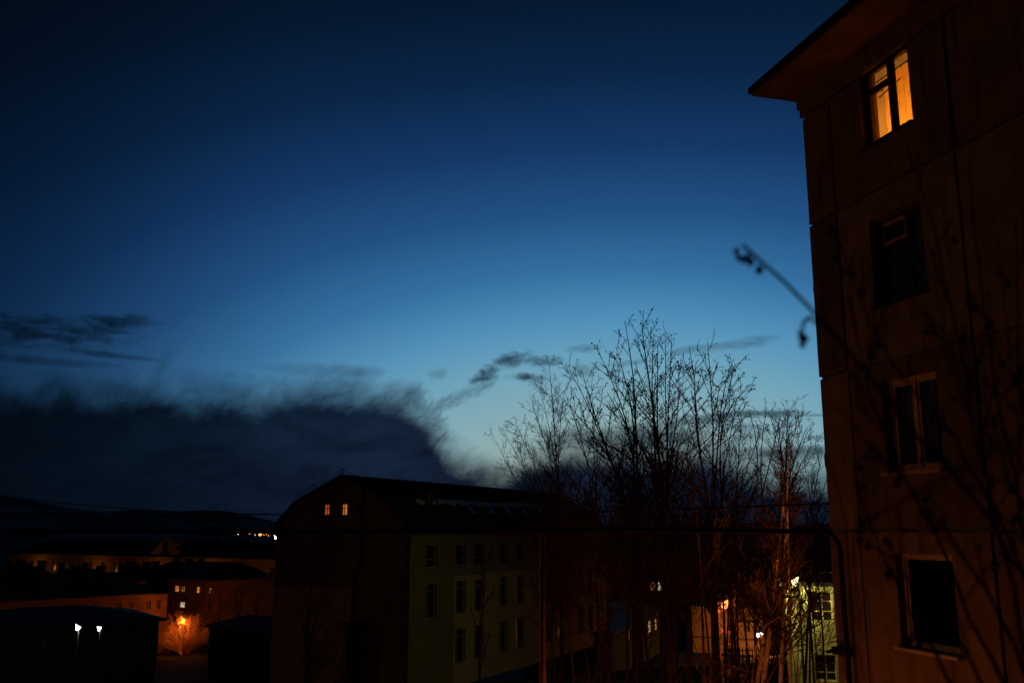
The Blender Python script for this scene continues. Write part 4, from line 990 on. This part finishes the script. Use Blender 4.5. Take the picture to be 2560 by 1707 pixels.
tree('young_tree', 'young reddish tree forking low right of the arching alder', 24, [c3((1690, 600), (1730, 680), (1765, 790), (1750, 960), (1740, 1150), (1730, 1400), (1720, 1900)), c3((1810, 580), (1790, 700), (1762, 800), (1755, 900)), c3((1900, 640), (1850, 900), (1790, 1080), (1745, 1260)), c3((1820, 620), (1900, 700), (1930, 800))], 'sparse', BR, BR, 18, .06, 1.0, GR)
tree('birch_tree', 'pale barked birch with a round twiggy top, its trunk lit orange', 22.6, [c3((1950, 610), (1945, 800), (1940, 950), (1940, 1150), (1915, 1330), (1895, 1480)) + [(1792, 1225), (1790, 1290), (1782, 1345), (1775, 1400), (1768, 1460), (1755, 1520), (1745, 1600)], c3((2070, 730), (2020, 860), (1960, 980), (1940, 1150)), c3((1880, 700), (1915, 850), (1935, 1000)), c3((2010, 680), (1985, 830), (1945, 1000)), c3((1850, 740), (1895, 900), (1935, 1060)), c3((2110, 840), (2040, 930), (1950, 1050)) ], 'birch_dense', M['birch'], BR, 19, .10, .8, GR, t0=.38)
tree('birch_tree', 'twiggy dim birch pressed against the corner of the flats', 30, [c3((2180, 880), (2150, 1000), (2120, 1150), (2100, 1350), (2090, 1800)), c3((2060, 960), (2090, 1100), (2110, 1300)), c3((2230, 1000), (2180, 1150), (2120, 1350))], 'birch_dense', BR, BR, 20, .05, .9, GR)
tree('alder_tree', 'slender alder filling the gap left of the leaning one', 33, [c3((455, 470), (520, 640), (590, 840), (640, 1060), (660, 1300), (670, 1700)), c3((640, 430), (650, 640), (655, 900), (660, 1150)), c3((300, 760), (400, 900), (520, 1080), (640, 1320))], 'alder', BR, BR, 31, .06, 1.0, GR)
tree('alder_tree', 'slender alder filling the gap before the round topped birch', 32, [c3((1640, 640), (1630, 800), (1610, 1000), (1600, 1250), (1600, 1700)), c3((1780, 700), (1720, 860), (1650, 1030), (1605, 1250)), c3((1500, 700), (1560, 880), (1590, 1100))], 'alder', BR, BR, 32, .055, 1.0, GR)
tree('young_tree', 'thin lit stem standing left of the bent trunk', 22.5, [c3((1255, 850), (1290, 1050), (1350, 1250), (1365, 1480), (1370, 1900)), c3((1180, 960), (1240, 1080), (1300, 1250), (1350, 1400))], 'sparse', BR, BR, 21, .045, .9, GR)
tree('young_tree', 'dense low tree filling the gap under the tallest alder', 24, [c3((1330, 700), (1290, 850), (1220, 1000), (1180, 1200), (1170, 1500), (1180, 1900)), c3((1120, 850), (1180, 1000), (1240, 1180), (1200, 1400)), c3((980, 900), (1020, 1100), (1060, 1300), (1100, 1550))], 'sparse', B, BR, 22, .05, 1.0, GR)
for x0, y0, Yb, sd, lb in ((1475, 1010, 40, 81, 'faint birch showing between the leftmost and tallest alders'), (1585, 1000, 42, 82, 'faint birch showing behind the bent trunk'), (1690, 1040, 41, 83, 'faint birch showing behind the young forked tree'), (1862, 1060, 44, 84, 'faint birch showing between the round topped birch and the flats'), (1400, 1050, 43, 85, 'faint birch rising over the far end of the mansard roof')):
    tree('birch_tree', lb, Yb, [[(x0, y0), (x0 + 6, y0 + 130), (x0 - 2, 1300), (x0, 1560)], [(x0 + 45, y0 + 70), (x0 + 22, y0 + 180), (x0, 1330)], [(x0 - 48, y0 + 80), (x0 - 25, y0 + 190), (x0 - 2, 1350)]], 'birch', BR, BR, sd, .06, 1.0, GR, t0=.35)
tree('young_tree', 'thin tree in front of the cream side wall, left of the post', 46, [[(1115, 1285), (1112, 1330), (1106, 1400), (1103, 1460), (1102, 1568)]], 'far', B, B, 23, .10, .7, None, t0=.3)
tree('bare_tree', 'broad bare tree standing before the gable wall', 52, [[(724, 1232), (720, 1300), (712, 1380), (707, 1450), (704, 1570)], [(760, 1300), (735, 1390), (712, 1470)], [(675, 1320), (690, 1400), (704, 1480)]], 'far', B, B, 24, .15, 1.0, None)
tree('bare_tree', 'small bare tree before the gable wall next to the porch', 56, [[(795, 1405), (790, 1460), (786, 1568)]], 'far', B, B, 25, .08, .7, None)
tree('bare_tree', 'bare poplar like tree left of the gable building', 118, [[(545, 1335), (543, 1380), (542, 1440)], [(560, 1350), (552, 1400), (544, 1440)]], 'far', B, B, 26, .17, 1.6, None)
tree('bare_tree', 'bare tree before the ochre wall right of the bush', 120, [[(592, 1355), (590, 1400), (588, 1440)]], 'far', B, B, 27, .15, 1.5, None)
tree('bare_tree', 'bare tree between the round bush and the snowy shed', 122, [[(508, 1360), (505, 1400), (500, 1450)], [(480, 1380), (490, 1420), (498, 1450)]], 'far', B, B, 28, .15, 1.5, None)
# undergrowth: arching whips between the trunks
rg = random.Random(5)
whips = [('arching shrub at the bottom left of the trees', 22, [(1470, 1390), (1400, 1440), (1360, 1568)], [(1330, 1420), (1370, 1470), (1390, 1600)]),
         ('tangled shrub under the leaning alder', 26, [(1290, 1400), (1340, 1460), (1360, 1600)], [(1410, 1370), (1380, 1450), (1360, 1600)]),
         ('shrub with long lit whip reaching right', 21, [(1710, 1540), (1640, 1515), (1570, 1500), (1540, 1600)], [(1500, 1400), (1530, 1480), (1545, 1600)]),
         ('shrub between the fence and the birch trunk', 23, [(1690, 1420), (1640, 1470), (1620, 1600)], [(1560, 1400), (1600, 1480), (1618, 1600)]),
         ('shrub whose whips cross the birch trunk', 24, [(1645, 1290), (1700, 1350), (1740, 1430), (1760, 1600)], [(1830, 1330), (1790, 1420), (1765, 1590)]),
         ('shrub in front of the yellow house', 34, [(1850, 1300), (1838, 1400), (1830, 1568)], [(1880, 1360), (1850, 1430), (1835, 1568)], [(1790, 1370), (1815, 1450), (1830, 1568)]),
         ('shrub with curled whips beside the pipe bend', 21, [(1870, 1440), (1830, 1410), (1760, 1400), (1730, 1480), (1725, 1600)], [(1900, 1300), (1860, 1400), (1800, 1500), (1740, 1600)]),
         ('low shrub in the middle of the tree group', 28, [(1450, 1300), (1470, 1400), (1480, 1600)], [(1530, 1310), (1500, 1420), (1482, 1600)], [(1430, 1380), (1460, 1480), (1480, 1600)])]
for i, (lb, Y, *st) in enumerate(whips):
    tree('shrub', lb, Y, list(st), 'bush' if Y < 30 else 'sparse', BR, BR, 40 + i, .022, 1.0, 'leafless shrubs under the trees', k=14, cat='shrub')
tree('shrub', 'small shrub added around the lamp among the trunks to show its glow', 32.6, [[(1640, 1400), (1650, 1450), (1658, 1560)], [(1690, 1365), (1672, 1430), (1660, 1560)], [(1660, 1370), (1662, 1450), (1660, 1560)], [(1625, 1420), (1648, 1480), (1658, 1570)], [(1680, 1400), (1668, 1460), (1660, 1570)]], 'birch', M['bark_lit'], M['bark_lit'], 77, .03, .5, 'leafless shrubs under the trees', k=12, cat='shrub', depth=.5)  # shrub added so the lamp glow has twigs to fall on
# the round bush with the lamp inside
T = Tree(60); rng = T.rng; b0 = at(425, 1470, 146); b0.z = gz(b0.x, b0.y)
for i in range(60):
    w = rng.uniform(0, 6.283); rr_ = rng.uniform(.1, 1) ** .6 * 4.2; h = rng.uniform(3.6, 7.0) * (1 - .055 * rr_ * rr_ / 2)
    p0 = np.array([b0.x + .5 * math.cos(w), b0.y + .5 * math.sin(w), b0.z]); p1 = p0 + np.array([math.cos(w) * rr_ * .5, math.sin(w) * rr_ * .5, h * .55]); p2 = p0 + np.array([math.cos(w) * rr_, math.sin(w) * rr_, h])
    P, L = resample([p0, p1, p2], 9); Rd = np.linspace(.045, .02, 9); T.add(-1, P, Rd)
    T.grow(P, Rd, 0, [dict(dens=4.0, t0=.25, ang=55, len=.35, lmin=.5, lmax=1.6, k=4, jit=.25, up=.0, rr=.6, rmax=.03, rt=.016), dict(dens=3.2, t0=.1, ang=40, len=.5, lmin=.3, lmax=.9, k=3, jit=.15, up=.02, rr=.7, rmax=.02, rt=.014)])
lb = at(421, 1424, 144.8)
for i in range(110):  # extra twigs added around the lamp to show its glow
    d_ = rng.normal(size=3); d_ /= np.linalg.norm(d_); p0 = np.array(lb) + d_ * rng.uniform(.3, .9); d2 = d_ * .5 + rng.normal(size=3) * .6 + np.array([0, 0, .5]); p1 = p0 + d2 / np.linalg.norm(d2) * rng.uniform(.6, 1.5)
    pm_ = (p0 + p1) / 2 + rng.normal(size=3) * .12; P, L = resample([p0, pm_, p1], 4); T.add(1, P, np.linspace(.022, .014, 4))
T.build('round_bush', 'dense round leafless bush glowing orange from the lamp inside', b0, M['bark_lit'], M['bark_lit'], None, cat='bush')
# out of focus tree close on the right
T = Tree(70); rng = T.rng
foot = Vector((3.3, 2.6, gz(3.3, 2.6)))
def twig(pts, r0, r1, dense=1.0, k=12):
    P, L = resample([tuple(at(x, y, Y)) for x, y, Y in pts][::-1], k); P[1:-1] += rng.normal(size=(k - 2, 3)) * .006
    Rd = np.linspace(r0, r1, k); T.add(-1, P, Rd)
    if dense: T.grow(P, Rd, 0, [dict(dens=5.0 * dense, t0=.2, ang=34, len=.28, lmin=.06, lmax=.45, k=5, jit=.10, up=.04, rr=.6, rmax=.006, rt=.0026, seed=.5), dict(dens=5, t0=.2, ang=40, len=.4, lmin=.04, lmax=.14, k=3, jit=.1, up=0, rr=.7, rmax=.003, rt=.002, seed=.3)])
twig([(1705, 562, 2.0), (1742, 588, 2.0), (1800, 650, 2.0), (1868, 728, 2.02), (1960, 820, 2.05), (2080, 960, 2.1), (2250, 1160, 2.3), (2420, 1420, 2.5)], .006, .0038, 0)
twig([(1842, 745, 2.02), (1858, 733, 2.02), (1880, 738, 2.02)], .004, .003, 0, 5)
twig([(1841, 775, 2.02), (1840, 760, 2.02), (1846, 743, 2.02), (1858, 733, 2.02)], .0035, .003, 0, 5)
T.big = len(T.seeds)
for (x, y) in ((1690, 560), (1716, 572), (1694, 575), (1722, 582), (1706, 578), (1742, 600), (1842, 766), (1838, 760), (1846, 758), (1841, 774), (1838, 750)): T.seeds.append(np.array(at(x, y, 2.0)))
for pts in ([(1930, 560, 2.6), (2010, 760, 2.6), (2090, 880, 2.6), (2200, 1010, 2.7), (2330, 1250, 2.8), (2440, 1500, 2.9)], [(2080, 330, 3.0), (2160, 560, 3.0), (2200, 760, 3.0), (2240, 960, 3.0), (2300, 1250, 3.0), (2380, 1600, 3.0)],
            [(2230, 420, 2.8), (2250, 640, 2.8), (2290, 900, 2.8), (2340, 1150, 2.8), (2440, 1500, 2.9)], [(1950, 960, 2.5), (2060, 1080, 2.5), (2160, 1200, 2.6), (2290, 1400, 2.7), (2380, 1600, 2.8)],
            [(2330, 500, 3.1), (2340, 800, 3.0), (2370, 1100, 3.0), (2420, 1500, 3.0)], [(1990, 1240, 2.6), (2090, 1330, 2.6), (2200, 1460, 2.7), (2300, 1640, 2.8)], [(1960, 1100, 2.9), (2040, 1300, 2.9), (2120, 1450, 2.9), (2220, 1640, 2.9)],
            [(2120, 700, 2.4), (2210, 900, 2.4), (2300, 1060, 2.4), (2420, 1300, 2.5)], [(1950, 690, 3.2), (2000, 900, 3.1), (2080, 1100, 3.1), (2180, 1300, 3.0), (2320, 1600, 3.0)]):
    twig(pts, .0065, .0018, 1.3)
for sp in (2.3, 2.9, 3.1):
    e = at(2430, 1520, sp); P, L = resample([tuple(foot), (foot.x - .1, foot.y + .1, 3.0), tuple(e)], 10); T.add(-1, P, np.linspace(.05, .0065, 10))
T.build('near_tree', 'blurred dark branches of a close tree over the lower right', foot, M['near'], M['near'], None, .030)
# lit grass at the foot of the side wall
rng = np.random.default_rng(5); n = 26000; X = rng.uniform(-8, 22, n); Yg = rng.uniform(50, 92, n); Z = np.array([gz(a, b) for a, b in zip(X, Yg)]); H = rng.uniform(.12, .4, n); wv = rng.uniform(0, 6.28, n)
V = np.stack([np.stack([X - .03 * np.cos(wv), Yg - .03 * np.sin(wv), Z - .02], 1), np.stack([X + .03 * np.cos(wv), Yg + .03 * np.sin(wv), Z - .02], 1), np.stack([X + rng.normal(0, .08, n), Yg + rng.normal(0, .08, n), Z + H], 1)], 1).reshape(-1, 3)
tag(np_mesh('grass', V, np.arange(3 * n).reshape(-1, 3), M['grass']), 'rough grass at the foot of the cream side wall', 'grass', kind='stuff')
